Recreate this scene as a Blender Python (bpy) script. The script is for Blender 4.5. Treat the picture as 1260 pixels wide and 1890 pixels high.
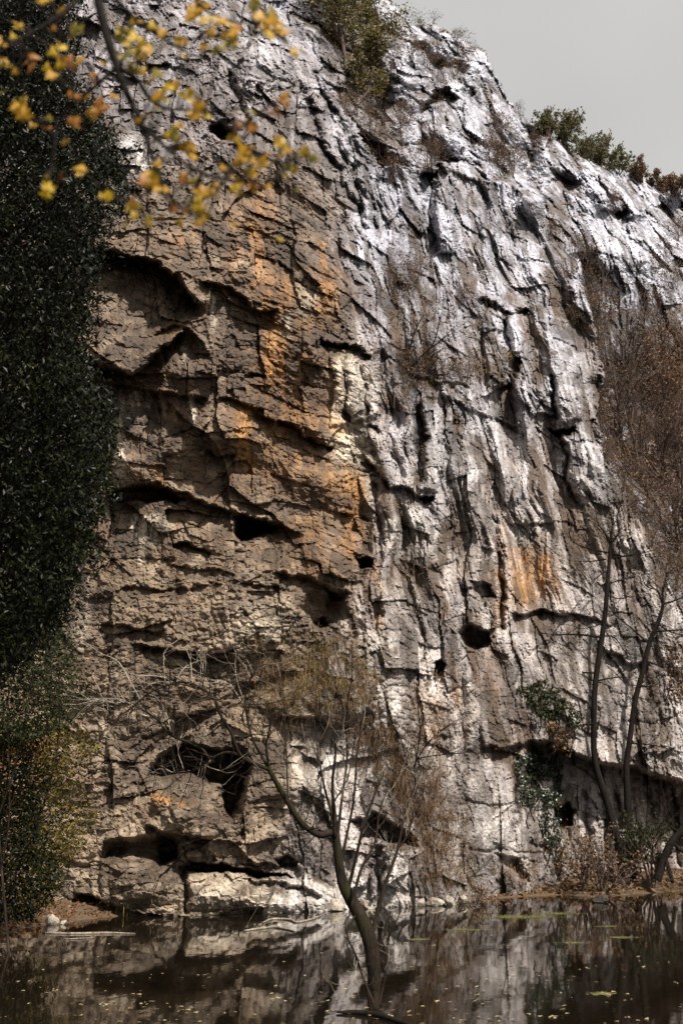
import bpy, math, random
import numpy as np
from math import radians, sin, cos, pi

# ------------------------------------------------------------------ camera, sky, sun, exposure
for o in list(bpy.data.objects):
    bpy.data.objects.remove(o)
scene = bpy.context.scene
col = scene.collection
random.seed(7)
rng = np.random.default_rng(7)

CAM_H, PITCH, FPX = 2.4, radians(17.1), 1890 * 35 / 36.0
cd = bpy.data.cameras.new('camera')
cam = bpy.data.objects.new('camera', cd)
col.objects.link(cam)
cam.location = (0, 0, CAM_H)
cam.rotation_euler = (radians(90) + PITCH, 0, 0)
cd.sensor_width = 36
cd.lens = 35
cd.clip_start = 0.05
cd.clip_end = 2000
cd.dof.use_dof = True
cd.dof.focus_distance = 31
cd.dof.aperture_fstop = 2.8
scene.camera = cam

SUN_EL, SUN_AZ = radians(50), radians(36)     # azimuth: to the right of straight behind the camera
world = bpy.data.worlds.new('World')
scene.world = world
world.use_nodes = True
wt = world.node_tree
wt.nodes.clear()
wo = wt.nodes.new('ShaderNodeOutputWorld')
bg = wt.nodes.new('ShaderNodeBackground')
sky = wt.nodes.new('ShaderNodeTexSky')
sky.sky_type = 'NISHITA'
sky.sun_disc = False
sky.sun_elevation = SUN_EL
sky.sun_rotation = pi - SUN_AZ
sky.dust_density = 3.0
hs = wt.nodes.new('ShaderNodeHueSaturation')
hs.inputs['Saturation'].default_value = 0.35
ov = wt.nodes.new('ShaderNodeMixRGB')          # thin, even overcast veil
ov.inputs['Fac'].default_value = 0.75
ov.inputs['Color2'].default_value = (6.5, 6.38, 6.15, 1)
wt.links.new(sky.outputs[0], hs.inputs['Color'])
wt.links.new(hs.outputs[0], ov.inputs['Color1'])
cn = wt.nodes.new('ShaderNodeTexNoise'); cn.inputs['Scale'].default_value = 2.2; cn.inputs['Detail'].default_value = 4
cr_ = wt.nodes.new('ShaderNodeValToRGB')
cr_.color_ramp.elements[0].position = .3; cr_.color_ramp.elements[0].color = (.86, .86, .87, 1)
cr_.color_ramp.elements[1].position = .7; cr_.color_ramp.elements[1].color = (1.1, 1.1, 1.09, 1)
tcw = wt.nodes.new('ShaderNodeTexCoord'); wt.links.new(tcw.outputs['Generated'], cn.inputs['Vector'])
cm = wt.nodes.new('ShaderNodeMixRGB'); cm.blend_type = 'MULTIPLY'; cm.inputs[0].default_value = 1
wt.links.new(cn.outputs['Fac'], cr_.inputs[0]); wt.links.new(cr_.outputs[0], cm.inputs[2]); wt.links.new(ov.outputs[0], cm.inputs[1])
wt.links.new(cm.outputs[0], bg.inputs['Color'])
bg.inputs['Strength'].default_value = 0.062
wt.links.new(bg.outputs[0], wo.inputs['Surface'])

sd_ = bpy.data.lights.new('sun', 'SUN')
sd_.energy = 4.4
sd_.angle = radians(2.0)
sd_.color = (1.0, 0.945, 0.87)
sun = bpy.data.objects.new('sun', sd_)
col.objects.link(sun)
sun.rotation_euler = (pi / 2 - SUN_EL, 0, SUN_AZ)

scene.view_settings.view_transform = 'Standard'
scene.view_settings.look = 'None'
scene.view_settings.exposure = 0.85
scene.view_settings.gamma = 1.0
scene.render.engine = 'CYCLES'
scene.cycles.use_denoising = True
scene.cycles.max_bounces = 6
scene.cycles.diffuse_bounces = 1
scene.cycles.transparent_max_bounces = 8

# ------------------------------------------------------------------ small helpers
SP, CP = sin(PITCH), cos(PITCH)

def ray(u, v):
    """direction through a picture point, scaled so that one unit is one metre of ground distance"""
    x = (u - 630.0) / FPX
    y = (945.0 - v) / FPX
    yd = CP - y * SP
    zd = SP + y * CP
    return x / yd, zd / yd

def W(u, v, Y):
    a, b = ray(u, v)
    return np.array([a * Y, Y, CAM_H + b * Y])

def ground(u, v, z=0.0):
    a, b = ray(u, v)
    Y = (z - CAM_H) / b
    return np.array([a * Y, Y, z])

def pxm(Y):
    return Y / FPX * 1.05

def tag(o, label=None, cat=None, group=None, kind=None):
    if label: o['label'] = label
    if cat: o['category'] = cat
    if group: o['group'] = group
    if kind: o['kind'] = kind
    return o

def empty(name, loc=(0, 0, 0)):
    o = bpy.data.objects.new(name, None)
    o.location = loc
    o.empty_display_size = 0.2
    col.objects.link(o)
    return o

def np_mesh(name, V, F, mat=None, parent=None, smooth=False):
    """V (n,3), F (m,k) with k = 3 or 4, built fast"""
    V = np.asarray(V, dtype=np.float32)
    F = np.asarray(F, dtype=np.int32)
    me = bpy.data.meshes.new(name)
    me.vertices.add(len(V))
    me.vertices.foreach_set('co', V.ravel())
    k = F.shape[1]
    me.loops.add(F.size)
    me.loops.foreach_set('vertex_index', F.ravel())
    me.polygons.add(len(F))
    me.polygons.foreach_set('loop_start', np.arange(0, F.size, k, dtype=np.int32))
    me.polygons.foreach_set('loop_total', np.full(len(F), k, dtype=np.int32))
    me.polygons.foreach_set('use_smooth', np.full(len(F), smooth, dtype=bool))
    me.update(calc_edges=True)
    if mat: me.materials.append(mat)
    o = bpy.data.objects.new(name, me)
    if parent is not None: o.parent = parent
    col.objects.link(o)
    return o

def add_attr(me, name, arr):
    a = me.attributes.new(name, 'FLOAT_COLOR', 'POINT')
    a.data.foreach_set('color', np.asarray(arr, dtype=np.float32).ravel())

# ------------------------------------------------------------------ noise
def hsh(ix, iy, seed):
    n = (ix.astype(np.int64) * 374761393 + iy.astype(np.int64) * 668265263 + seed * 974634777) & 0xFFFFFFFF
    n = ((n ^ (n >> 13)) * 1274126177) & 0xFFFFFFFF
    n = ((n ^ (n >> 16)) * 2246822519) & 0xFFFFFFFF
    return ((n ^ (n >> 15)) & 0xFFFFFF).astype(np.float32) / float(0x1000000)

def perlin(x, y, seed=0):
    xi, yi = np.floor(x), np.floor(y)
    fx, fy = (x - xi).astype(np.float32), (y - yi).astype(np.float32)
    u = fx * fx * fx * (fx * (fx * 6 - 15) + 10)
    w = fy * fy * fy * (fy * (fy * 6 - 15) + 10)
    def g(dx, dy):
        a = hsh(xi + dx, yi + dy, seed) * (2 * pi)
        return np.cos(a) * (fx - dx) + np.sin(a) * (fy - dy)
    a = g(0, 0) * (1 - u) + g(1, 0) * u
    b = g(0, 1) * (1 - u) + g(1, 1) * u
    return (a * (1 - w) + b * w) * 1.5

def fbm(x, y, seed=0, octv=4, gain=0.5):
    s, a, f = 0, 1.0, 1.0
    for i in range(octv):
        s = s + a * perlin(x * f, y * f, seed + 17 * i)
        a *= gain
        f *= 2.03
    return s

def voronoi(x, y, seed=0, jit=0.9):
    xi, yi = np.floor(x), np.floor(y)
    f1 = np.full(x.shape, 9.0, np.float32)
    f2 = f1.copy()
    cx = np.zeros_like(f1); cy = np.zeros_like(f1)
    bx = np.zeros_like(f1); by = np.zeros_like(f1)
    for dx in (-1, 0, 1):
        for dy in (-1, 0, 1):
            px, py = xi + dx, yi + dy
            qx = px + 0.5 + jit * (hsh(px, py, seed) - 0.5)
            qy = py + 0.5 + jit * (hsh(px, py, seed + 5) - 0.5)
            d = np.sqrt((qx - x) ** 2 + (qy - y) ** 2).astype(np.float32)
            near = d < f1
            f2 = np.where(near, f1, np.minimum(f2, d))
            cx = np.where(near, px, cx); cy = np.where(near, py, cy)
            bx = np.where(near, qx, bx); by = np.where(near, qy, by)
            f1 = np.where(near, d, f1)
    return f1, f2, cx, cy, x - bx, y - by

def sstep(a, b, x):
    t = np.clip((x - a) / (b - a), 0, 1)
    return t * t * (3 - 2 * t)

def facets(x, y, seed, slope, off, crack=0.0, cw=0.06):
    """broken rock: every cell its own tilted plane and step, joints recessed"""
    f1, f2, cx, cy, dx, dy = voronoi(x, y, seed)
    sx = (hsh(cx, cy, seed + 11) - 0.5) * 2 * slope
    sy = (hsh(cx, cy, seed + 12) - 0.5) * 2 * slope
    o = (hsh(cx, cy, seed + 13) - 0.5) * 2 * off
    h = o + sx * dx + sy * dy
    if crack:
        h = h - crack * np.exp(-((f2 - f1) / cw) ** 2)
    return h.astype(np.float32), hsh(cx, cy, seed + 14)

def tps(ctrl, U, V, lam=1e-3):
    c = np.array(ctrl, float)
    P = c[:, :2] / 1000.0
    n = len(P)
    def k(r2):
        return np.where(r2 > 0, 0.5 * r2 * np.log(np.maximum(r2, 1e-12)), 0)
    D = ((P[:, None] - P[None]) ** 2).sum(-1)
    A = np.zeros((n + 3, n + 3))
    A[:n, :n] = k(D) + lam * np.eye(n)
    A[:n, n] = 1; A[:n, n + 1:] = P
    A[n, :n] = 1; A[n + 1:, :n] = P.T
    w = np.linalg.solve(A, np.concatenate([c[:, 2], [0, 0, 0]]))
    x, y = U / 1000.0, V / 1000.0
    r = w[n] + w[n + 1] * x + w[n + 2] * y
    for i in range(n):
        r = r + w[i] * k((x - P[i, 0]) ** 2 + (y - P[i, 1]) ** 2)
    return r

def in_poly(poly, u, v):
    c = np.zeros(u.shape, bool)
    n = len(poly)
    for i in range(n):
        x0, y0 = poly[i]; x1, y1 = poly[(i + 1) % n]
        if y0 == y1: continue
        m = ((v < y0) != (v < y1)) & (u < (x1 - x0) * (v - y0) / (y1 - y0) + x0)
        c ^= m
    return c

def line_dist(pts, u, v, closed=False):
    """distance, sign (positive on the right-hand side going along, i.e. below for left to right) and position 0..1"""
    pts = [np.array(p, float) for p in pts]
    if closed: pts = pts + [pts[0]]
    seg = [np.hypot(*(pts[i + 1] - pts[i])) for i in range(len(pts) - 1)]
    tot = sum(seg)
    best = np.full(u.shape, 1e9); sg = np.ones(u.shape); tt = np.zeros(u.shape)
    acc = 0.0
    for i in range(len(pts) - 1):
        a, b = pts[i], pts[i + 1]
        d = b - a
        L2 = max(d @ d, 1e-9)
        t = np.clip(((u - a[0]) * d[0] + (v - a[1]) * d[1]) / L2, 0, 1)
        dx, dy = u - a[0] - t * d[0], v - a[1] - t * d[1]
        r = np.hypot(dx, dy)
        cr = d[0] * (v - a[1]) - d[1] * (u - a[0])
        m = r < best
        best = np.where(m, r, best)
        sg = np.where(m, np.where(cr >= 0, 1.0, -1.0), sg)
        tt = np.where(m, (acc + t * seg[i]) / tot, tt)
        acc += seg[i]
    return best, sg, tt

# ------------------------------------------------------------------ the rock: one fine relief, then cut into cliff, peak and hillside
STEP = 2.0
gu = np.arange(-170, 1420, STEP)
gv = np.arange(-90, 1750, STEP)
U, V = np.meshgrid(gu, gv)
NV, NU = U.shape
XD, ZD = ray(U, V)

L1 = [(500, -120), (520, -30), (545, 35), (575, 65), (592, 110), (590, 135), (612, 170), (640, 215), (668, 255), (700, 312)]
TOPB = [(700, 312), (735, 300), (770, 325), (805, 298), (850, 312), (900, 332), (950, 345), (1000, 392), (1040, 440)]
ER = [(1040, 440), (1062, 500), (1085, 560), (1098, 620), (1113, 700), (1098, 770), (1112, 830), (1130, 880), (1168, 940), (1197, 1000), (1222, 1060), (1245, 1110), (1275, 1180), (1330, 1280), (1500, 1450)]
SKY = [(640, -200), (690, -60), (722, -2), (738, 28), (770, 46), (790, 38), (812, 52), (840, 60), (868, 75), (893, 95), (913, 130), (930, 165), (938, 186), (960, 206), (985, 224), (1005, 236), (1030, 262), (1080, 292), (1130, 312), (1180, 326), (1260, 352), (1500, 430)]

CA = [(-150, 1690, 27), (150, 1690, 27.8), (400, 1690, 27.9), (620, 1680, 29.3), (860, 1662, 32), (1050, 1640, 36.5), (1260, 1625, 40), (1400, 1620, 42),
      (0, 1400, 28), (250, 1400, 28.3), (450, 1400, 28.7), (650, 1400, 29.8), (850, 1400, 32.3), (1050, 1400, 36.2), (1260, 1400, 39.5),
      (0, 1100, 28.6), (250, 1100, 29.2), (450, 1100, 29.6), (620, 1100, 30.8), (850, 1100, 33.2), (1050, 1100, 37), (1200, 1100, 39.5), (1300, 1150, 41),
      (0, 900, 28.8), (250, 900, 29.2), (450, 900, 29.9), (600, 900, 30.5), (850, 850, 34.8), (1050, 850, 39),
      (0, 600, 27.7), (250, 600, 27.7), (450, 600, 28.6), (600, 600, 30.0), (850, 600, 37.0), (1050, 600, 41),
      (0, 300, 28.6), (250, 300, 28.6), (450, 300, 29.6), (560, 250, 31.4), (680, 400, 33.8), (850, 350, 40), (1000, 420, 44),
      (0, 0, 31.5), (300, 0, 32.5), (500, 30, 33.8), (560, 80, 34)]
CB = [(560, -60, 49), (620, 0, 46), (640, 120, 43), (680, 250, 40), (700, 312, 38.5), (800, 305, 42.5), (780, 150, 48), (800, 50, 54), (720, 0, 53), (900, 150, 53.5), (930, 190, 55), (900, 335, 44.5), (980, 240, 56), (1000, 390, 47)]
CC = [(1000, 222, 60), (1000, 390, 48.5), (1040, 440, 47), (1100, 500, 52), (1090, 250, 64), (1180, 310, 70), (1260, 320, 74), (1260, 500, 62), (1120, 700, 55), (1260, 700, 58),
      (1130, 880, 51), (1260, 900, 53), (1200, 1000, 48), (1260, 1050, 47.5), (1300, 1250, 44), (1450, 900, 58)]

# jagged picture coordinates so that no drawn line stays straight
X0, Z0 = XD * 32, CAM_H + ZD * 32
WU = U + 6.0 * fbm(X0 * 1.1, Z0 * 1.1, 301, 5, 0.65)
WV = V + 6.0 * fbm(X0 * 1.1, Z0 * 1.1, 321, 5, 0.65)

polyA = L1 + TOPB[1:] + ER[1:] + [(1500, 1900), (-400, 1900), (-400, -120)]
polyS = SKY + [(1500, -400), (640, -400)]
inA = in_poly(polyA, WU, WV)
inSky = in_poly(polyS, WU, WV) & ~inA
polyB = [(400, -300), (690, -300)] + SKY[1:16] + [(1008, 262), (998, 320), (1003, 392)] + [(1000, 420), (900, 520), (700, 500), (500, 200)]
inB = (~inA) & in_poly(polyB, WU, WV)
inC = (~inA) & (~inB)
YB = np.where(inA, tps(CA, U, V), np.where(inB, tps(CB, U, V), tps(CC, U, V))).astype(np.float32)
print('base done')

PX = (XD * YB).astype(np.float32)
PZ = (CAM_H + ZD * YB).astype(np.float32)
H = np.zeros_like(PX)

# region weights
def blob(u, v, ru, rv, rot=0.0):
    c, s = cos(rot), sin(rot)
    a = ((WU - u) * c + (WV - v) * s) / ru
    b = (-(WU - u) * s + (WV - v) * c) / rv
    return np.exp(-(a * a + b * b))

divide = np.interp(V, [-100, 0, 110, 310, 480, 660, 900, 1080, 1200, 1700], [420, 470, 560, 640, 610, 690, 690, 680, 600, 500])
right = sstep(-60, 60, U - divide + 25 * fbm(X0 * .4, Z0 * .4, 77, 3))        # pale side of the wall
upper = sstep(520, 250, V - 0.25 * (U - 700))
dome = in_poly([(150, 1010), (420, 1000), (500, 1060), (530, 1130), (600, 1190), (560, 1260), (300, 1300), (120, 1250)], WU, WV).astype(np.float32)
slab = np.clip(blob(915, 1525, 70, 60) + blob(900, 1430, 60, 45) + 0.8 * blob(1090, 1250, 90, 110) + 0.8 * blob(985, 1080, 70, 110) + .9 * blob(650, 715, 42, 75) + .7 * blob(560, 890, 70, 90) + .6 * blob(800, 830, 25, 90) + .5 * blob(1050, 720, 35, 90) + .5 * blob(840, 230, 60, 50) + .8 * blob(890, 1290, 50, 50), 0, 1)
lowleft = sstep(1150, 1350, V) * sstep(560, 420, U)
calm = 1 - 0.7 * slab

# sheared axes: joints of the pale side lean to the right going down, the brown side dips to the right
lean = np.where(inA, 0.09, 0.03)
sx_ = PX + lean * PZ + 0.26 * fbm(PX * .45, PZ * .45, 31, 2, 0.4) + .02 * perlin(PX * 6, PZ * 6, 32)
dip = 0.12 * (1 - right) * sstep(1250, 1000, V)
sz_ = PZ + dip * PX + 0.26 * fbm(PX * .45, PZ * .45, 41, 2, 0.4) + .02 * perlin(PX * 6, PZ * 6, 42)

H += 0.55 * fbm(PX / 6, PZ / 6, 1, 3)
RM = np.maximum(sstep(.35, .65, right), sstep(430, 330, V + 40 * fbm(X0 * .4, Z0 * .4, 78, 2)))
def both(ax, az, bx, bz, seed, *a):
    fa, ra = facets(sx_ / ax, sz_ / az, seed, *a)
    fb, rb_ = facets(sx_ / bx, sz_ / bz, seed + 500, *a)
    return fa * (1 - RM) + fb * RM, np.where(RM > .5, rb_, ra)
def blocks(x, z, w, h, seed, off, tilt, joint, jw):
    """straight jointed rock: upright joints, each column broken by its own ledges; every block its own face"""
    xs = x / w + .35 * perlin(x / w * .23, np.zeros_like(x) + .5, seed + 3)
    c = np.floor(xs); fx = xs - c
    hc = h * (.55 + .9 * hsh(c, c * 0, seed + 1))
    zs = z / hc + 7.3 * hsh(c, c * 0 + 2, seed + 2) + .18 * (fx - .5) * (hsh(c, c * 0 + 5, seed) - .5) * 4
    zs = zs + .35 * perlin(zs * .31, c * 3.7, seed + 4)
    q = np.floor(zs); fz = zs - q
    o = (hsh(c, q, seed + 5) - .5) * 2 * off
    hh = o + tilt * ((hsh(c, q, seed + 6) - .5) * 2 * (fx - .5) * w + (hsh(c, q, seed + 7) - .6) * 2 * (fz - .5) * np.minimum(hc, 1.2))
    e = np.minimum(np.minimum(fx, 1 - fx) * w, np.minimum(fz, 1 - fz) * hc)
    hh = hh - joint * np.exp(-(e / jw) ** 2)
    return hh.astype(np.float32), hsh(c, q, seed + 8)
def pick(a, b):
    return a[0] * (1 - RM) + b[0] * RM, np.where(RM > .5, b[1], a[1])
f, r1 = both(2.6, 2.2, 1.7, 4.5, 50, 0.75, 0.34); H += f * (0.4 + .6 * calm) * np.where(inA, .5 + .1 * right, .8)
lx_ = sx_ + .06 * fbm(PX * 1.3, PZ * 1.3, 35, 2)
f, r2 = pick(blocks(lx_, sz_, 1.5, 1.3, 60, .17, .28, .05, .05), blocks(lx_, sz_, 0.95, 1.9, 65, .18, .30, .03, .05)); H += f * calm * .85
fv, _r = both(1.0, 0.8, 0.55, 1.6, 68, 0.28, 0.09); H += fv * calm * .55
f, r3 = pick(blocks(lx_ + .3, sz_ + .3, 0.5, 0.42, 70, .05, .20, .025, .035), blocks(lx_ + .2, sz_, 0.27, 0.8, 75, .06, .22, .015, .03)); H += f * calm * .8
f, r4 = both(0.19, 0.17, 0.14, 0.28, 80, 0.11, 0.035, 0.012, 0.09); H += f * (0.3 + .7 * calm) * .7
VAR = np.clip(.55 + (.55 + .2 * right) * (r2 - .5) * (1 - .5 * slab) + .55 * (r3 - .5) * (1 - .5 * slab) + .35 * (r4 - .5), 0, 1)
# pillars and gullies leaning across the pale wall
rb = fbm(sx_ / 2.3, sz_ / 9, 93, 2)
H += 0.85 * (0.5 - np.abs(rb) * 1.6) * right * inA * sstep(1330, 1050, V) * (0.4 + .6 * calm)
# flutes washed down the pale wall
fl = fbm(sx_ / 0.55, sz_ / 4.5, 90, 3)
H += 0.15 * (1 - np.abs(fl) * 2.2) * right * (.35 + .65 * inA) * sstep(1250, 950, V) * calm
fl2 = perlin(sx_ / 0.22, sz_ / 2.2, 95)
H += 0.05 * fl2 * (0.4 + 0.6 * right)
# bedding steps, each layer overhanging the one below
bz = (sz_ + 0.5 * fbm(PX / 2.5, PZ / 2.5, 97, 3)) / 0.55
H += 0.12 * (1 - (bz - np.floor(bz))) * (0.15 + 0.85 * np.maximum(dome, lowleft)) * calm * -1
# pebbly conglomerate
f1, f2, cx, cy, dx, dy = voronoi(PX / 0.17, PZ / 0.14, 99)
peb = np.clip(dome * .5 + blob(480, 1150, 90, 60) + blob(720, 1230, 90, 90) + blob(740, 1300, 80, 80), 0, 1)
H += peb * 0.09 * np.sqrt(np.clip(1 - (f1 / 0.62) ** 2, 0, 1))
H += 0.03 * fbm(PX / .35, PZ / .35, 33, 3) * calm + 0.022 * perlin(PX / .09, PZ / .09, 34)
print('noise done')

# hand-set features -------------------------------------------------
def sub(pts, m):
    p = np.array(pts, float)
    i0 = int(np.clip((p[:, 1].min() - m - gv[0]) / STEP, 0, NV)); i1 = int(np.clip((p[:, 1].max() + m - gv[0]) / STEP + 1, 0, NV))
    j0 = int(np.clip((p[:, 0].min() - m - gu[0]) / STEP, 0, NU)); j1 = int(np.clip((p[:, 0].max() + m - gu[0]) / STEP + 1, 0, NU))
    return slice(i0, i1), slice(j0, j1)

def edge(pts, amp, decay, w=4, lip=0.0, side=1, taper=0.12):
    """a step in the wall: the far side of the line falls back by amp and comes forward again over decay"""
    if amp < 1.2: amp, decay, lip = amp * .62, decay * .6, lip * .5
    s = sub(pts, decay * 3.5 + 20)
    d, sg, t = line_dist(pts, WU[s], WV[s])
    sd = d * sg * side
    ta = sstep(0, taper, t) * sstep(1, 1 - taper, t) if taper else 1.0
    H[s] -= amp * ta * sstep(-1, w, sd) * np.exp(-np.maximum(sd - w, 0) / decay)
    if lip:
        H[s] += lip * ta * sstep(3, -3, sd) * np.exp(np.minimum(sd, 0) / (decay * 0.8))

def crack(pts, amp, w):
    s = sub(pts, w * 3 + 20)
    d, sg, t = line_dist(pts, WU[s], WV[s])
    H[s] -= amp * np.exp(-(d / w) ** 2) * sstep(0, .1, t) * sstep(1, .9, t)

def cave(poly, depth, w=12, fl=0.0):
    s = sub(poly, 30)
    d, sg, t = line_dist(poly, WU[s], WV[s], True)
    ins = in_poly(poly, WU[s], WV[s])
    di = np.where(ins, d, 0)
    p = np.array(poly, float)
    lo = p[:, 1].max(); hi = p[:, 1].min()
    k = np.clip((lo - WV[s]) / max(lo - hi, 1), 0, 1)          # floor climbs inwards from the lip
    H[s] -= depth * sstep(0, w, di) * ((1 - fl) + fl * k)

def ridge(pts, r, amp):
    s = sub(pts, r + 20)
    d, sg, t = line_dist(pts, WU[s], WV[s])
    H[s] += amp * np.sqrt(np.clip(1 - (d / r) ** 2, 0, 1)) * sstep(0, .08, t) * sstep(1, .95, t)

def bulge(u, v, ru, rv, amp, rot=0.0):
    H[:] += amp * blob(u, v, ru, rv, rot)

# big brown wall with its roofs
edge([(150, 440), (205, 462), (290, 480), (330, 508), (355, 543), (384, 578)], 2.3, 75, 8, 0.5)
edge([(120, 640), (175, 668), (242, 692), (268, 664), (300, 640), (350, 600)], 1.3, 50, 6, 0.5, 1)
edge([(280, 618), (320, 600), (350, 602), (372, 630), (398, 668)], 0.7, 35, 5, 0.3)
edge([(200, 706), (235, 712), (290, 718), (340, 725), (388, 737)], 0.8, 40, 5, 0.25)
edge([(365, 512), (420, 530), (452, 546), (482, 570), (512, 572)], 0.8, 40, 5, 0.3)
edge([(450, 686), (492, 692)], 0.5, 20, 4, 0.2)
edge([(395, 733), (440, 738), (480, 760), (512, 785)], 0.4, 30, 4, 0.2)
edge([(512, 770), (540, 785), (562, 806), (618, 822)], 0.9, 25, 5, 0.3)
edge([(385, 826), (400, 838), (432, 834)], 0.8, 22, 5, 0.3)
edge([(195, 905), (230, 892), (290, 888), (330, 904), (365, 922), (430, 943), (520, 968), (565, 992)], 1.0, 55, 5, 0.5)
cave([(200, 900), (290, 892), (350, 922), (345, 930), (205, 926)], 1.2, 8)
cave([(427, 952), (445, 948), (480, 957), (518, 970), (515, 980), (492, 986), (470, 1002), (440, 1008), (430, 986)], 3.2, 12, 0.3)
bulge(600, 1025, 70, 40, 0.6, 0.3)
edge([(318, 1005), (350, 1003), (395, 1020)], 0.7, 22, 5, 0.2)
edge([(500, 1050), (560, 1062), (610, 1078), (650, 1100)], 1.0, 60, 8, 0.3)
cave([(540, 1120), (570, 1090), (640, 1100), (655, 1140), (620, 1165), (570, 1160)], 1.0, 25, 0.2)
cave([(572, 1145), (592, 1132), (612, 1150), (590, 1166)], 1.3, 10)
cave([(592, 1078), (625, 1088), (640, 1108), (605, 1112)], 0.9, 10)
edge([(585, 622), (610, 632), (660, 640), (690, 655)], 1.1, 26, 5, 0.35)
cave([(586, 620), (640, 632), (640, 645), (590, 640)], 1.0, 6)
cave([(626, 758), (642, 752), (650, 766), (642, 780), (628, 778)], 0.5, 8)
edge([(676, 780), (702, 783)], 0.6, 16, 4, 0.2)
edge([(672, 830), (690, 862), (722, 893), (760, 905), (768, 918), (806, 920)], 0.9, 30, 5, 0.2)
cave([(764, 914), (806, 917), (800, 926), (770, 926)], 1.4, 5)
cave([(652, 1026), (684, 1024), (690, 1044), (658, 1052)], 2.2, 7)
edge([(610, 470), (600, 540), (590, 620), (600, 700)], 0.35, 40, 6, 0.1, -1)
edge([(650, 800), (655, 900), (670, 1010), (690, 1040)], 0.6, 40, 6, 0.2, -1)
ridge([(622, 650), (625, 790)], 12, .3)
ridge([(650, 655), (656, 780)], 16, .35)
ridge([(682, 665), (690, 775)], 12, .35)
crack([(690, 880), (700, 960), (706, 1040)], 0.5, 5)
# knobs of the brown wall
for u_, v_, a_, b_, h_ in [(420, 810, 45, 28, .5), (330, 820, 40, 40, .4), (580, 790, 45, 22, .6), (560, 680, 40, 40, .35), (330, 680, 45, 40, .5), (440, 660, 45, 40, .4), (255, 790, 40, 60, .3), (250, 865, 40, 22, .5), (590, 900, 50, 50, .35), (540, 860, 50, 40, .25), (585, 640, 30, 30, .4)]:
    bulge(u_, v_, a_, b_, h_, 0.4)
# the dome of rubble under the roofs
bulge(370, 1130, 170, 110, 0.9, 0.25)
edge([(180, 1148), (200, 1146), (250, 1160), (310, 1168)], 0.6, 22, 5, 0.2)
edge([(240, 1190), (300, 1196), (380, 1212), (440, 1216)], 0.7, 26, 5, 0.25)
edge([(200, 1090), (240, 1078), (300, 1084), (420, 1078)], 0.35, 20, 4, 0.1)
edge([(300, 1040), (380, 1050), (440, 1060)], 0.35, 20, 4, 0.1)
# caves at the foot
cave([(272, 1428), (290, 1388), (345, 1368), (405, 1374), (450, 1384), (466, 1410), (460, 1450), (440, 1500), (420, 1520), (404, 1490), (398, 1450), (340, 1432), (300, 1440)], 3.0, 16, 0.2)
bulge(345, 1500, 70, 45, 0.9, 0.2)
cave([(402, 1440), (425, 1425), (455, 1440), (450, 1500), (425, 1525), (408, 1500)], 1.6, 12)
cave([(172, 1592), (188, 1552), (230, 1544), (270, 1538), (300, 1530), (345, 1545), (335, 1595), (295, 1602), (270, 1590)], 1.9, 22, 0.55)
cave([(288, 1560), (310, 1546), (335, 1560), (330, 1595), (295, 1602)], 1.4, 8)
edge([(270, 1515), (300, 1530), (345, 1540), (390, 1545)], 0.9, 25, 5, 0.3)
cave([(335, 1612), (350, 1584), (380, 1586), (440, 1600), (520, 1612), (545, 1622), (480, 1622), (400, 1610)], 1.7, 8)
edge([(440, 1590), (500, 1592), (560, 1600)], 0.6, 20, 4, 0.2)
cave([(508, 1580), (530, 1576), (555, 1588), (548, 1602), (518, 1600)], 1.2, 8)
edge([(440, 1622), (520, 1630), (580, 1648), (600, 1658)], 0.5, 14, 4, 0.3)
cave([(132, 1668), (142, 1648), (170, 1652), (222, 1676), (220, 1684), (160, 1676)], 1.4, 8)
edge([(200, 1660), (240, 1684), (300, 1690)], 0.5, 14, 4, 0.2)
crack([(337, 1600), (340, 1640), (345, 1690)], 0.6, 5)
bulge(270, 1640, 60, 40, .6)
bulge(470, 1660, 120, 30, 0.8, 0.1)
# middle foot
cave([(648, 1512), (690, 1498), (725, 1515), (768, 1545), (770, 1560), (720, 1560), (665, 1548)], 2.3, 12)
crack([(700, 1560), (690, 1600), (700, 1650)], 0.6, 6)
ridge([(730, 1560), (722, 1640)], 20, 0.5)
ridge([(660, 1570), (655, 1640)], 18, 0.4)
bulge(560, 1440, 70, 60, .7)
bulge(610, 1300, 90, 50, 1.0)
edge([(500, 1320), (560, 1322), (620, 1330), (650, 1345)], 0.8, 30, 5, 0.3)
# pale wall
ridge([(800, 735), (796, 820), (792, 912)], 22, 0.6)
crack([(775, 740), (776, 830), (775, 900)], 0.7, 8)
ridge([(905, 570), (910, 650), (922, 720)], 20, 0.5)
ridge([(948, 575), (952, 650)], 14, 0.4)
crack([(930, 580), (937, 650), (940, 730)], 0.8, 7)
cave([(938, 662), (960, 660), (958, 690), (944, 700)], 1.2, 6)
ridge([(968, 690), (985, 770)], 9, 0.4)
ridge([(1000, 690), (1008, 770)], 14, 0.5)
crack([(1018, 690), (1022, 780)], 0.8, 7)
ridge([(1040, 640), (1050, 780)], 26, 0.6)
edge([(880, 552), (898, 552), (920, 566), (950, 573), (978, 566)], 1.0, 30, 4, 0.4)
edge([(885, 610), (930, 612)], 0.4, 20, 4, .1)
cave([(1008, 790), (1030, 786), (1062, 780), (1060, 792), (1036, 800), (1030, 812)], 1.5, 6)
crack([(1030, 800), (1046, 840), (1046, 890), (1066, 940)], 0.8, 5)
bulge(1080, 880, 40, 70, 0.8, 0.3)
ridge([(818, 300), (815, 380), (822, 470)], 20, 1.0)
edge([(770, 322), (800, 318), (808, 300)], 1.3, 45, 6, 0.3)
edge([(808, 300), (806, 400), (812, 470)], 0.9, 40, 5, 0.0, 1)
edge([(700, 640), (760, 690), (840, 700), (880, 720)], 0.9, 35, 6, -0.5, 1)
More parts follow.
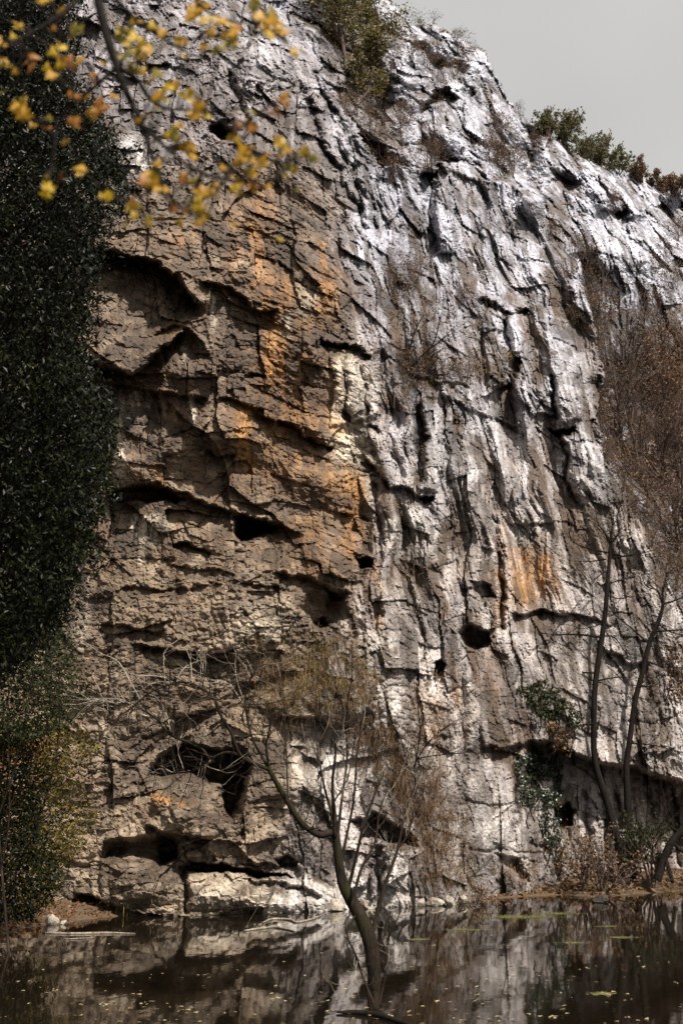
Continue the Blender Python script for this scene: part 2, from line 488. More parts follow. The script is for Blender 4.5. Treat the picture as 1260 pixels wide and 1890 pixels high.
edge([(810, 720), (850, 740), (900, 765), (960, 790)], 0.5, 24, 5, 0.2)
crack([(905, 950), (920, 1010), (922, 1090), (926, 1170)], 0.7, 7)
edge([(935, 963), (980, 966), (1025, 962), (1060, 958)], 0.35, 22, 4, 0.1)
edge([(940, 1128), (1000, 1130), (1050, 1133), (1108, 1141), (1140, 1150)], 0.9, 24, 5, 0.4)
edge([(1120, 1200), (1160, 1222), (1200, 1226)], 0.7, 24, 5, 0.3)
cave([(842, 1168), (862, 1152), (905, 1158), (908, 1185), (880, 1205), (850, 1195)], 1.6, 10)
cave([(868, 1070), (905, 1078), (912, 1108), (885, 1112), (872, 1095)], 1.0, 10)
cave([(798, 1222), (812, 1214), (824, 1226), (822, 1246), (800, 1250)], 1.8, 7)
edge([(842, 1180), (846, 1300), (852, 1400), (846, 1480), (848, 1640)], 0.8, 30, 6, 0.0, -1, 0.05)
edge([(885, 1376), (930, 1380), (965, 1372), (985, 1362)], 0.9, 22, 5, 0.4)
crack([(865, 1484), (905, 1488), (950, 1480)], 0.14, 3)
crack([(866, 1572), (930, 1570), (1012, 1573)], 0.16, 3)
cave([(905, 1575), (955, 1578), (975, 1610), (982, 1632), (955, 1630), (930, 1598)], 0.9, 12)
crack([(975, 1548), (1012, 1570)], 0.3, 4)
# long slanting roof at the right, shading everything below
edge([(970, 1362), (1010, 1370), (1050, 1384), (1100, 1405), (1160, 1412), (1215, 1430), (1275, 1450), (1400, 1470)], 3.0, 130, 9, 0.5, 1, 0.04)
cave([(1022, 1490), (1050, 1478), (1064, 1495), (1062, 1525), (1035, 1536), (1024, 1515)], 2.0, 8)
for x_ in (1075, 1105, 1135, 1200, 1240):
    crack([(x_, 1450), (x_ + 8, 1530), (x_ + 15, 1610)], 0.5, 6)
# left buttress edge and top
bulge(500, 110, 50, 60, 0.9, 0.4)
edge([(430, 115), (452, 100), (470, 72), (500, 68)], 1.2, 35, 6, 0.3, -1)
cave([(385, 235), (410, 222), (438, 232), (436, 255), (405, 262), (386, 250)], 1.8, 10)
edge([(385, 225), (430, 218), (445, 235)], 0.4, 20, 4, 0.4)
crack([(575, 125), (600, 180), (640, 250)], 0.5, 6)
crack([(420, 130), (450, 200), (470, 260)], 0.5, 5)
edge([(640, 250), (648, 300), (640, 320)], 0.8, 30, 5, 0.3, -1)
crack([(560, 160), (590, 260), (640, 350), (680, 440)], 0.6, 7)
crack([(600, 180), (630, 280), (680, 370), (700, 440)], 0.5, 6)
# peak: gullies and knobs
KNOB = np.zeros_like(H)
crack([(690, 100), (700, 160), (690, 230)], 1.2, 16)
crack([(775, 75), (790, 120), (815, 130)], 1.0, 14)
crack([(840, 110), (845, 150), (870, 180)], 1.0, 14)
edge([(770, 210), (800, 170), (830, 165), (850, 180)], 1.2, 40, 7, 0.4)
crack([(740, 225), (770, 205), (800, 190)], 1.0, 10)
crack([(900, 220), (915, 280), (930, 330)], 1.3, 16)
crack([(985, 226), (978, 270), (970, 330)], 2.6, 13)
for u_, v_, a_, b_, h_ in [(750, 90, 28, 45, 1.6), (825, 80, 25, 30, 1.3), (870, 130, 30, 50, 1.4), (740, 150, 35, 25, 1.2), (830, 230, 50, 50, 1.3), (730, 270, 40, 30, 1.2), (900, 260, 28, 50, 1.0), (940, 240, 25, 40, .8),
                           (1075, 315, 40, 22, 1.5), (1120, 355, 40, 22, 1.5), (1140, 300, 28, 40, 1.3), (1165, 390, 30, 26, 1.4), (1085, 370, 35, 40, 1.2), (1245, 360, 18, 22, 1.4), (1010, 300, 22, 30, 1.2), (985, 360, 24, 40, 1.2), (1150, 470, 60, 40, 1.2)]:
    bulge(u_, v_, a_, b_, h_ * 1.9, 0.5)
    KNOB = np.maximum(KNOB, blob(u_, v_, a_ * 1.15, b_ * 1.15, .5))
edge([(1100, 375), (1130, 385), (1160, 380)], 1.4, 35, 7, 0.3)
edge([(1050, 470), (1075, 462)], 1.2, 30, 6, 0.3)
edge([(1095, 455), (1150, 475)], .5, 14, 4, .2)
# ledges across the far hillside
edge([(1090, 690), (1150, 700), (1260, 720)], 1.5, 40, 8, -0.6)
edge([(1100, 720), (1180, 735), (1260, 745)], 1.0, 25, 6, 0.3)
print('features done')

# weathered knobs of the peak and ridge, scrub soil between them
kf1, kf2, kcx, kcy, _a, _b = voronoi((PX + .3 * fbm(PX * .5, PZ * .5, 111, 2)) / 2.3, (PZ + .3 * fbm(PX * .5, PZ * .5, 112, 2)) / 3.0, 113)
kn = np.sqrt(np.clip(1 - (kf1 / .72) ** 2, 0, 1)) * (.35 + .9 * hsh(kcx, kcy, 114))
UPF = (~inA) * sstep(600 , 480, V + 30 * fbm(PX / 4, PZ / 4, 115, 2))
H += 1.15 * kn * UPF
KNOB = np.maximum(KNOB, np.clip(kn * 1.1, 0, 1))
hillw = inC & (V > 560 + 0.1 * (1260 - U))
H = np.where(hillw, H * 0.55, H)
H = np.where(inA, H, H * 1.25)
YF = YB - H
PX, PZ = XD * YF, CAM_H + ZD * YF
P = np.stack([PX, YF, PZ], -1).astype(np.float32)

# normals of the relief for soil on ledges and for planting
def grad(a):
    return np.gradient(a, axis=1), np.gradient(a, axis=0)
def smooth(a, n):
    for _ in range(n):
        a = (a + np.roll(a, 1, 0) + np.roll(a, -1, 0) + np.roll(a, 1, 1) + np.roll(a, -1, 1)) / 5
    return a
Ps = np.stack([smooth(P[..., i], 3) for i in range(3)], -1)
du, dv = np.gradient(Ps, axis=1), np.gradient(Ps, axis=0)
N = np.cross(du, dv)
N = N / np.maximum(np.linalg.norm(N, axis=-1, keepdims=True), 1e-9)
if N[500, 300, 1] > 0: N = -N

# ---- stains and painted shading as masks
BR = np.zeros_like(H); OR = np.zeros_like(H); DK = np.zeros_like(H); WH = np.zeros_like(H)
sn = fbm(PX / 0.10, PZ / 1.6, 201, 3)        # drip texture
sn2 = fbm(PX / 0.6, PZ / 0.8, 211, 4)
sn3 = fbm(PX / 0.22, PZ / 2.5, 221, 3)
BR += (1 - right) * (0.75 + 0.35 * sn2)  # brown of the left wall, deepened for the shade it hangs in
BR = np.where(V > 1000, BR * np.interp(V, [1000, 1080, 1300, 1500, 1640], [1, .75, .62, .45, .2]), BR)
BR = np.where((V < 330), BR * np.interp(V, [0, 200, 360], [0.55, .62, 1]), BR)
sl = fbm(sx_ / 0.5, sz_ / 3.5, 241, 4, .6) + .5 * fbm(sx_ / 1.8, sz_ / 4, 242, 3)
BR += 1.0 * right * sstep(0.0, 0.5, sl) * inA * np.interp(V, [200, 500, 700, 1250, 1400, 1650], [.25, .6, 1, 1, .55, .3]) * (1 - .6 * slab)
for a in [(540, 720, 110, 140, .5), (700, 560, 120, 60, .35), (820, 670, 110, 50, .6), (900, 620, 30, 60, .3), (960, 700, 60, 50, .35), (1040, 1000, 40, 60, .3), (880, 1060, 60, 60, .35), (1150, 1300, 60, 80, .3)]:
    BR += a[4] * blob(*a[:4])

def streak(M, pts, w, val, brk=0.6, wob=0.5):
    s = sub(pts, w * 3)
    d, sg, t = line_dist(pts, WU[s] + wob * 8 * sn3[s], V[s])
    m = val * np.exp(-(d / w) ** 2) * sstep(-brk - .4, 0.2, sn[s] + 0.3 * sn2[s]) * sstep(0, .15, t) * sstep(1, .75, t)
    M[s] = np.maximum(M[s], m)

for p, w, v_ in [([(478, 340), (470, 440), (482, 520), (492, 580)], 20, .8), ([(520, 520), (535, 590), (505, 650), (495, 740)], 24, .9), ([(500, 300), (500, 380), (505, 480)], 14, .5),
                 ([(452, 740), (450, 800), (458, 880)], 13, .9), ([(622, 650), (620, 760), (640, 860), (655, 960), (642, 1090)], 17, 1.0), ([(600, 480), (605, 560), (590, 620)], 22, .7),
                 ([(650, 860), (650, 950), (655, 1010)], 18, 1.0), ([(692, 1040), (700, 1100), (702, 1180)], 10, .8), ([(610, 840), (612, 930)], 20, .7), ([(928, 940), (918, 1020), (925, 1110), (928, 1180)], 12, .8), ([(960, 1000), (965, 1060), (975, 1130)], 26, .8), ([(1000, 1010), (1005, 1070), (1000, 1120)], 24, .8),
                 ([(285, 850), (296, 900)], 9, .8), ([(275, 1466), (320, 1478), (375, 1486)], 9, .9), ([(545, 940), (560, 1010), (620, 1080)], 40, .45), ([(440, 330), (430, 420), (440, 520)], 18, .45), ([(330, 420), (340, 460)], 22, .3),
                 ([(820, 1190), (840, 1250), (845, 1330)], 10, .6), ([(780, 1240), (800, 1330), (790, 1400)], 26, .45), ([(1030, 1478), (1028, 1492)], 8, .7), ([(300, 600), (330, 640)], 20, .4), ([(560, 690), (540, 800), (560, 930)], 60, .35)]:
    streak(OR, p, w, v_)
for p, w, v_ in [([(635, 655), (640, 720), (645, 790)], 16, 1.0), ([(680, 670), (688, 720), (690, 770)], 8, 1.0), ([(655, 800), (650, 860)], 22, .8), ([(262, 945), (260, 1000), (262, 1050)], 5, 1.0), ([(284, 945), (284, 1010)], 7, 1.0), ([(246, 945), (246, 980)], 5, .8), ([(300, 950), (312, 985)], 6, .7),
                 ([(222, 715), (224, 800), (222, 900)], 6, .8), ([(238, 712), (240, 780)], 6, .7), ([(252, 715), (258, 790)], 5, .6), ([(270, 720), (272, 770)], 4, .7), ([(342, 625), (340, 680)], 4, .9), ([(352, 730), (356, 790)], 5, .6), ([(390, 540), (394, 620)], 4, .7), ([(533, 570), (528, 630)], 9, .8),
                 ([(795, 740), (800, 830), (795, 905)], 14, 1.0), ([(765, 930), (775, 980), (778, 1040)], 12, 1.0), ([(720, 950), (745, 1000), (760, 1040)], 14, .8), ([(860, 780), (870, 900)], 18, .5), ([(1045, 640), (1050, 770)], 22, .8), ([(905, 570), (912, 680)], 9, .5), ([(1008, 690), (1012, 770)], 8, .9), ([(970, 700), (985, 770)], 5, .9), ([(560, 590), (570, 520)], 16, .4),
                 ([(150, 1040), (150, 1130), (148, 1220)], 12, .6), ([(232, 250), (270, 320)], 20, .9), ([(640, 280), (670, 400), (690, 520)], 16, .6), ([(905, 960), (915, 1060)], 6, .9), ([(730, 1560), (725, 1640)], 14, .9), ([(655, 1580), (658, 1640)], 10, 1.0), ([(940, 580), (945, 650)], 8, .7), ([(905, 960), (960, 975), (1000, 990)], 24, .5)]:
    streak(WH, p, w * 1.15, v_ * 1.2, 3.0, .25)  # white drips; on the columns these paint the sunlit strips
for p, w, v_ in [([(482, 300), (474, 420), (484, 520), (500, 600), (492, 700), (500, 800)], 15, .75), ([(520, 500), (538, 570), (520, 640), (512, 740)], 16, .8), ([(618, 640), (618, 740), (632, 840), (648, 940), (654, 1010), (640, 1100)], 13, 1.0), ([(592, 430), (604, 520), (596, 600)], 12, .7), ([(456, 740), (450, 810), (458, 890)], 9, .8), ([(692, 1030), (702, 1110), (704, 1190)], 8, .8), ([(925, 940), (918, 1020), (926, 1120), (928, 1190)], 8, .8), ([(440, 300), (446, 400), (438, 500)], 10, .4), ([(560, 640), (548, 720), (552, 800)], 10, .5)]:
    streak(OR, p, w * .8, v_, 1.2, .2)
WH += 1.1 * blob(655, 715, 34, 70) + .8 * blob(650, 830, 34, 36)
OR += .12 * blob(535, 640, 60, 150) * sstep(.1, .6, sn) + .3 * blob(630, 900, 30, 150) * sstep(0, .5, sn) + .4 * blob(985, 1070, 50, 60) * sstep(-.5, .4, sn3) + .25 * blob(330, 430, 60, 50) * sstep(-.3, .6, sn3)
BR += .75 * right * inA * sstep(.25, .55, np.abs(rb) + .15 * sn2) * np.interp(V, [250, 450, 1350, 1550], [.3, 1, 1, .3])  # browner along the grooves between the pillars
DK += .55 * blob(250, 560, 120, 80) * sstep(-.6, .3, sn2) + .35 * blob(280, 660, 110, 40) * sstep(-.5, .3, sn2)  # shade beneath the two big roofs painted darker
# paler blobs; the topmost one also paints the haze by the peak
for a in [(480, 1160, 60, 50, .6), (590, 1400, 60, 70, .8), (740, 1250, 60, 70, .5), (915, 1530, 60, 45, .6), (560, 1640, 80, 18, .7), (500, 100, 40, 60, .6), (1150, 480, 70, 50, .9), (1075, 320, 40, 25, .7), (830, 230, 45, 45, .6), (745, 85, 25, 40, .8), (870, 140, 30, 50, .3), (940, 800, 80, 70, .3), (740, 10, 40, 30, 1.0), (1090, 1230, 70, 70, .35), (1060, 860, 40, 60, .4), (960, 450, 80, 80, .4), (180, 1350, 60, 60, .2), (720, 1380, 70, 50, .4)]:
    WH += a[4] * blob(*a[:4])
WH += UPF * (.22 + .25 * sn2) + .8 * blob(470, 1655, 150, 32) + .6 * blob(700, 1662, 180, 12) + .40 * right * inA * sstep(-.2, .8, fbm(sx_ / .5, sz_ / 2.5, 261, 4)) + .45 * blob(740, 1250, 90, 130) * sstep(-.3, .4, sn2)  # includes white laid over peak and ridge to stand for haze
WH = np.clip(WH, 0, 1)
# dark: lichen and wet seepage, plus shade painted under roofs and beside columns
DK += sstep(0.35, 0.95, sn3 + 0.35 * sn2) * (0.35 + .35 * right)
for p, w, v_ in [([(800, 930), (798, 990)], 10, .8), ([(775, 740), (778, 830), (776, 900)], 9, .8), ([(820, 740), (826, 790)], 10, .6), ([(880, 600), (905, 640), (920, 720)], 8, .6), ([(932, 580), (940, 660), (945, 740)], 8, .8), ([(1018, 680), (1024, 770)], 7, .8), ([(835, 400), (840, 470), (850, 540)], 12, .6), ([(880, 400), (890, 480)], 12, .6), ([(700, 640), (720, 660), (700, 700)], 20, .7), ([(870, 540), (865, 610), (900, 660), (960, 720), (1000, 760)], 14, .7), ([(1060, 540), (1085, 600), (1100, 650)], 9, .6), ([(240, 470), (340, 540), (370, 580)], 30, .5), ([(200, 560), (260, 600), (230, 660)], 50, .5), ([(1040, 1000), (1030, 1080)], 20, .5), ([(1090, 1440), (1150, 1560)], 40, .3), ([(430, 560), (420, 640)], 26, .4), ([(520, 660), (560, 700), (590, 740)], 30, .4)]:
    streak(DK, p, w, v_, 0.9)
SOIL = sstep(0.35, 0.75, N[..., 2] + 0.25 * sn2) * sstep(-.2, .3, fbm(PX / 1.5, PZ / 1.5, 231, 3) + .1)
SOIL = np.where(hillw, np.clip(SOIL + 0.9 * sstep(-.6, .1, sn2 + .15), 0, 1), SOIL)
gully = blob(650, 130, 50, 130, -0.25) + blob(700, 290, 40, 50)
SOIL = np.clip(SOIL + (~inA) * gully, 0, 1)
SOIL = np.clip(SOIL + UPF * .9 * sstep(.48, .2, KNOB + .25 * fbm(PX / 1.2, PZ / 1.2, 251, 4)), 0, 1)
for a in [(770, 570, 70, 60, .6), (780, 690, 90, 35, .7), (1010, 520, 20, 90, .3), (870, 640, 25, 60, .4), (560, 1230, 90, 60, .8), (740, 1420, 60, 60, .5), (800, 1550, 50, 90, .8), (1150, 1620, 120, 25, .9), (1060, 430, 40, 40, .3), (990, 1300, 40, 50, .7), (1230, 560, 40, 60, .3), (60, 1380, 80, 80, .9), (910, 1380, 14, 40, .4), (960, 1610, 40, 25, .7)]:
    SOIL += a[4] * blob(*a[:4]) * sstep(-.5, .3, sn2)
SOIL = np.clip(SOIL, 0, 1)
BR = np.clip(BR, 0, 1); DK = np.clip(DK * (1 - .6 * WH), 0, 1)
COOL = np.clip(np.interp(V, [200, 500, 750, 1000, 1250], [1, 1, .8, .45, .45]) * right + (~inA) + np.interp(V, [0, 260, 420], [.9, .7, 0]) * (1 - right), 0, 1)  # bluish cast of sky light and haze put into the rock colour

# ------------------------------------------------------------------ materials
def new_mat(name, rough=0.8):
    m = bpy.data.materials.new(name)
    m.use_nodes = True
    b = m.node_tree.nodes['Principled BSDF']
    b.inputs['Roughness'].default_value = rough
    b.inputs['Specular IOR Level'].default_value = 0.3
    return m, m.node_tree, b

def mixc(nt, fac, a, b):
    n = nt.nodes.new('ShaderNodeMixRGB')
    for s, v in ((0, fac), (1, a), (2, b)):
        if isinstance(v, (int, float)): n.inputs[s].default_value = v
        elif isinstance(v, tuple): n.inputs[s].default_value = (*v, 1)
        else: nt.links.new(v, n.inputs[s])
    return n.outputs[0]

def noise(nt, scale, detail=4, rough=0.6, vec=None, out='Fac'):
    n = nt.nodes.new('ShaderNodeTexNoise')
    n.inputs['Scale'].default_value = scale
    n.inputs['Detail'].default_value = detail
    n.inputs['Roughness'].default_value = rough
    if vec is not None: nt.links.new(vec, n.inputs['Vector'])
    return n.outputs[out]

def ramp(nt, fac, lo, hi, a=(0, 0, 0), b=(1, 1, 1)):
    n = nt.nodes.new('ShaderNodeValToRGB')
    n.color_ramp.elements[0].position = lo; n.color_ramp.elements[0].color = (*a, 1)
    n.color_ramp.elements[1].position = hi; n.color_ramp.elements[1].color = (*b, 1)
    nt.links.new(fac, n.inputs[0])
    return n.outputs[0]

def mapping(nt, scale):
    tc = nt.nodes.new('ShaderNodeTexCoord')
    mp = nt.nodes.new('ShaderNodeMapping')
    mp.inputs['Scale'].default_value = scale
    nt.links.new(tc.outputs['Object'], mp.inputs[0])
    return mp.outputs[0]

def mul(nt, a, b):
    n = nt.nodes.new('ShaderNodeMath'); n.operation = 'MULTIPLY'
    for i, v in enumerate((a, b)):
        if isinstance(v, (int, float)): n.inputs[i].default_value = v
        else: nt.links.new(v, n.inputs[i])
    return n.outputs[0]

def rock_material():
    m, nt, b = new_mat('limestone', 0.62)
    b.inputs['Specular IOR Level'].default_value = 0.45
    at = nt.nodes.new('ShaderNodeAttribute'); at.attribute_name = 'stain_shading'
    sp = nt.nodes.new('ShaderNodeSeparateColor'); nt.links.new(at.outputs['Color'], sp.inputs[0])
    br, orr, dk, wh = sp.outputs[0], sp.outputs[1], sp.outputs[2], at.outputs['Alpha']
    at2 = nt.nodes.new('ShaderNodeAttribute'); at2.attribute_name = 'ground'
    sp2 = nt.nodes.new('ShaderNodeSeparateColor'); nt.links.new(at2.outputs['Color'], sp2.inputs[0])
    soil, cool, leaf = sp2.outputs[0], sp2.outputs[1], sp2.outputs[2]
    iso = mapping(nt, (1, 1, 1))
    drip = mapping(nt, (1, 1, 0.12))
    n1 = noise(nt, 1.3, 5, 0.6, iso)
    n2 = noise(nt, 9, 5, 0.7, iso)
    n3 = noise(nt, 4.5, 4, 0.65, drip)
    c = mixc(nt, ramp(nt, n1, 0.3, 0.72), (0.15, 0.10, 0.062), (0.52, 0.415, 0.295))
    cw = mixc(nt, ramp(nt, noise(nt, 1.0, 6, 0.72, mapping(nt, (1.4, 1.4, .22))), 0.36, 0.62), (0.20, 0.195, 0.225), (0.54, 0.535, 0.60))
    c = mixc(nt, cool, c, cw)  # cool sky and haze tint mixed into the pale rock
    n4 = noise(nt, 11, 4, 0.7, mapping(nt, (1, 1, 0.06)))
    cb = mixc(nt, ramp(nt, n3, 0.32, 0.68), (0.022, 0.010, 0.005), (0.150, 0.080, 0.036))  # brown rock, with the overhanging wall's shade in its tone
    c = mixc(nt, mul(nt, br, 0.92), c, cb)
    cb = mixc(nt, ramp(nt, n4, 0.52, 0.63), cb, (0.25, 0.185, 0.135))
    cb = mixc(nt, ramp(nt, n4, 0.47, 0.38), cb, (0.016, 0.009, 0.006))
    co = mixc(nt, ramp(nt, n3, 0.3, 0.7), (0.22, 0.085, 0.022), (0.56, 0.29, 0.085))
    c = mixc(nt, mul(nt, orr, 0.97), c, co)
    c = mixc(nt, mul(nt, wh, ramp(nt, n3, 0.25, 0.55)), c, mixc(nt, cool, (0.76, 0.655, 0.51), (0.58, 0.585, 0.65)))
    c = mixc(nt, mul(nt, dk, ramp(nt, n3, 0.4, 0.62)), c, (0.05, 0.042, 0.04))
    vm = nt.nodes.new('ShaderNodeMixRGB'); vm.blend_type = 'MULTIPLY'; vm.inputs[0].default_value = 1
    nt.links.new(c, vm.inputs[1]); nt.links.new(ramp(nt, at2.outputs['Alpha'], 0.12, 0.85, (.30, .28, .27), (1.18, 1.18, 1.18)), vm.inputs[2])
    c = vm.outputs[0]
    c = mixc(nt, ramp(nt, n2, 0.48, 0.70), c, mixc(nt, 0.75, c, (0.05, 0.04, 0.033)))     # lichen specks
    cs = mixc(nt, ramp(nt, n2, 0.35, 0.65), (0.030, 0.020, 0.013), (0.10, 0.066, 0.040))
    cs = mixc(nt, leaf, cs, mixc(nt, ramp(nt, n2, 0.4, 0.6), (0.13, 0.045, 0.02), (0.33, 0.15, 0.06)))
    c = mixc(nt, mul(nt, soil, ramp(nt, n2, 0.25, 0.5)), c, cs)
    nt.links.new(c, b.inputs['Base Color'])
    bp = nt.nodes.new('ShaderNodeBump')
    bp.inputs['Strength'].default_value = 0.9
    bp.inputs['Distance'].default_value = 0.06
    hn = nt.nodes.new('ShaderNodeMath'); hn.operation = 'ADD'
    nt.links.new(noise(nt, 14, 6, 0.7, iso), hn.inputs[0])
    nt.links.new(mul(nt, n3, 0.6), hn.inputs[1])
    nt.links.new(hn.outputs[0], bp.inputs['Height'])
    nt.links.new(bp.outputs[0], b.inputs['Normal'])
    return m

M_ROCK = rock_material()

SOIL = np.clip(SOIL + .75 * RM * inA * sstep(.3, .75, sl) * sstep(300, 480, V) * sstep(1500, 1300, V), 0, 1)
LEAFM = np.where(inC, 0.7 * sstep(720, 800, V) * blob(1220, 810, 70, 60), 0) + blob(1150, 1620, 150, 30) + blob(50, 1400, 90, 120)
stain_shading = np.stack([BR, np.clip(OR, 0, 1), DK, WH], -1)
groundm = np.stack([SOIL, COOL, np.clip(LEAFM, 0, 1), VAR], -1)

def cut(name, mask, label, cat):
    """faces whose first corner lies in the mask; the stretched faces of a step stay with the nearer rock"""
    q = mask[:-1, :-1]
    idx = np.arange(NV * NU).reshape(NV, NU)
    F = np.stack([idx[:-1, :-1], idx[1:, :-1], idx[1:, 1:], idx[:-1, 1:]], -1)[q]
    used, inv = np.unique(F, return_inverse=True)
    Vv = P.reshape(-1, 3)[used]
    o = np_mesh(name, Vv, inv.reshape(-1, 4), M_ROCK)
    add_attr(o.data, 'stain_shading', stain_shading.reshape(-1, 4)[used])
    add_attr(o.data, 'ground', groundm.reshape(-1, 4)[used])
    tag(o, label, cat, kind='structure')
    return o

solid = ~inSky
full = solid[:-1, :-1] & solid[1:, :-1] & solid[:-1, 1:] & solid[1:, 1:]
fullp = np.zeros_like(solid); fullp[:-1, :-1] = full
near = inA.copy()
nA = np.zeros_like(inA)
nA[:-1, :-1] = inA[:-1, :-1] | inA[1:, :-1] | inA[:-1, 1:] | inA[1:, 1:]
cut('cliff', nA & fullp, 'tall limestone cliff face, brown and orange on the left, pale grey on the right', 'cliff')
nB = np.zeros_like(inA)
nB[:-1, :-1] = inB[:-1, :-1] | inB[1:, :-1] | inB[:-1, 1:] | inB[1:, 1:]
cut('rock_peak', nB & ~nA & fullp, 'pale rocky peak rising behind the cliff against the grey sky', 'peak')
cut('hillside', ~nA & ~nB & fullp, 'far hillside of pale crags and brown scrub right of the cliff', 'hillside')
# the back of the skyline: the crest falls away behind
top = np.argmax(fullp[:, :-1], axis=0)
ok = fullp[top, np.arange(NU - 1)] & (gu[:-1] > 690)
js = np.arange(NU - 1)[ok]
cr = P[top[ok], js]
rows = [cr] + [cr + np.array([0, d, -z]) for d, z in ((1.5, 0.4), (5, 3), (12, 12), (20, 40))]
n = len(cr)
Vb = np.concatenate(rows)
i = np.arange(n - 1)
Fb = np.concatenate([np.stack([i + k * n, i + 1 + k * n, i + 1 + (k + 1) * n, i + (k + 1) * n], -1) for k in range(4)])
ob = np_mesh('crest', Vb, Fb, M_ROCK)
add_attr(ob.data, 'stain_shading', np.tile(np.array([0.2, 0, .3, 0]), (len(Vb), 1)))
add_attr(ob.data, 'ground', np.tile(np.array([0.5, 1, 0, .5]), (len(Vb), 1)))
tag(ob, 'back slope of the rocky skyline falling away behind peak and hillside', 'slope', kind='structure')

def at(u, v):
    """point and normal of the rock where the line through a picture point meets it"""
    i = int(np.clip((v - gv[0]) / STEP, 0, NV - 1)); j = int(np.clip((u - gu[0]) / STEP, 0, NU - 1))
    return P[i, j].astype(float), N[i, j].astype(float)

# ------------------------------------------------------------------ pond
def water_material():
    m, nt, b = new_mat('pond_water', 0.03)
    b.inputs['Base Color'].default_value = (0.007, 0.005, 0.003, 1)
    b.inputs['IOR'].default_value = 1.33
    b.inputs['Specular IOR Level'].default_value = 0.5
    bp = nt.nodes.new('ShaderNodeBump')
    bp.inputs['Strength'].default_value = 0.055
    bp.inputs['Distance'].default_value = 0.05
    nt.links.new(noise(nt, 2.2, 4, 0.55, mapping(nt, (1, 0.5, 1))), bp.inputs['Height'])
    nt.links.new(bp.outputs[0], b.inputs['Normal'])
    return m
wv = [(-400, -60, 0), (400, -60, 0), (400, 60, 0), (-400, 60, 0)]
pond = np_mesh('water', wv, [(0, 1, 2, 3)], water_material())
tag(pond, 'still dark pond reflecting the cliff', 'pond', kind='structure')

# ------------------------------------------------------------------ banks
def sheet(name, xs, ys, zf, mat, label, cat, kind='structure'):
    X, Y = np.meshgrid(xs, ys)
    Z = zf(X, Y)
    n, m = X.shape
    idx = np.arange(n * m).reshape(n, m)
    F = np.stack([idx[:-1, :-1], idx[:-1, 1:], idx[1:, 1:], idx[1:, :-1]], -1).reshape(-1, 4)
    o = np_mesh(name, np.stack([X, Y, Z], -1).reshape(-1, 3), F, mat, smooth=True)
    return tag(o, label, cat, kind=kind)

def litter_material():
    m, nt, b = new_mat('leaf_litter_soil', 0.9)
    iso = mapping(nt, (1, 1, 1))
    n2 = noise(nt, 16, 5, 0.7, iso)
    n1 = noise(nt, 1.5, 3, 0.6, iso)
    c = mixc(nt, ramp(nt, n2, 0.38, 0.62), (0.03, 0.02, 0.012), (0.15, 0.08, 0.038))
    c = mixc(nt, ramp(nt, n1, 0.4, 0.65), c, (0.10, 0.075, 0.045))
    nt.links.new(c, b.inputs['Base Color'])
    bp = nt.nodes.new('ShaderNodeBump'); bp.inputs['Distance'].default_value = 0.05
    nt.links.new(n2, bp.inputs['Height']); nt.links.new(bp.outputs[0], b.inputs['Normal'])
    return m
M_LITTER = litter_material()

def shore_left(Y):
    return np.interp(Y, [0, 2, 12, 20, 23.2, 25.5, 27, 28.5, 31], [-3.5, -4.2, -6.2, -8.0, -7.4, -6.9, -6.1, -4.8, -3])
def bank_left(X, Y):
    d = shore_left(Y) - X + 0.25 * fbm(X * .8, Y * .8, 411, 3)
    return np.where(d > 0, 0.03 + 0.16 * d - 0.003 * d * d, 0.25 * d) + 0.04 * fbm(X * 2, Y * 2, 412, 3)
sheet('left_bank', np.arange(-32, -3, 0.22), np.arange(-2, 31, 0.22), bank_left, M_LITTER, 'leaf strewn bank at the left foot of the cliff', 'bank')
SHR = [ground(u, v)[:2] for u, v in ((850, 1664), (900, 1660), (950, 1656), (1050, 1651), (1090, 1656), (1130, 1654), (1260, 1645), (1500, 1640))]
SHR = np.array(SHR)
def bank_right(X, Y):
    sy = np.interp(X, SHR[:, 0], SHR[:, 1])
    d = Y - sy + 0.25 * fbm(X * .6, Y * .6, 421, 3)
    edge_ = sstep(SHR[0, 0] - .5, SHR[0, 0] + 1.2, X)
    z = np.where(d > 0, 0.02 + 0.13 * d, 0.25 * d) + 0.05 * fbm(X * 1.6, Y * 1.6, 422, 3)
    return z * edge_ - 0.6 * (1 - edge_)
sheet('right_bank', np.arange(3, 24, 0.2), np.arange(28, 46, 0.2), bank_right, M_LITTER, 'low muddy bank with orange leaf litter right of the cliff foot', 'bank')

# ------------------------------------------------------------------ wood and leaf builders
class Tubes:
    def __init__(self):
        self.V, self.F, self.n = [], [], 0
    def tube(self, pts, rad, k=5):
        p = np.asarray(pts, float); m = len(p)
        rad = np.broadcast_to(np.asarray(rad, float), (m,))
        t = np.gradient(p, axis=0)
        t /= np.maximum(np.linalg.norm(t, axis=1, keepdims=True), 1e-9)
        ref = np.array([0.31, 0.9, 0.2]) if abs(t[:, 2]).mean() > .6 else np.array([0.1, 0.2, 1.0])
        a = np.cross(t, ref); a /= np.maximum(np.linalg.norm(a, axis=1, keepdims=True), 1e-9)
        b = np.cross(t, a)
        th = np.arange(k) * 2 * pi / k
        R = p[:, None] + rad[:, None, None] * (a[:, None] * np.cos(th)[None, :, None] + b[:, None] * np.sin(th)[None, :, None])
        self.V.append(R.reshape(-1, 3))
        i = np.arange(m - 1)[:, None] * k; j = np.arange(k)[None]; j2 = (j + 1) % k
        self.F.append((np.stack([i + j, i + j2, i + k + j2, i + k + j], -1) + self.n).reshape(-1, 4))
        self.n += m * k
    def build(self, name, mat, parent=None, smooth=True):
        o = np_mesh(name, np.concatenate(self.V) - (np.array(parent.location) if parent is not None else 0), np.concatenate(self.F), mat, parent, smooth)
        return o

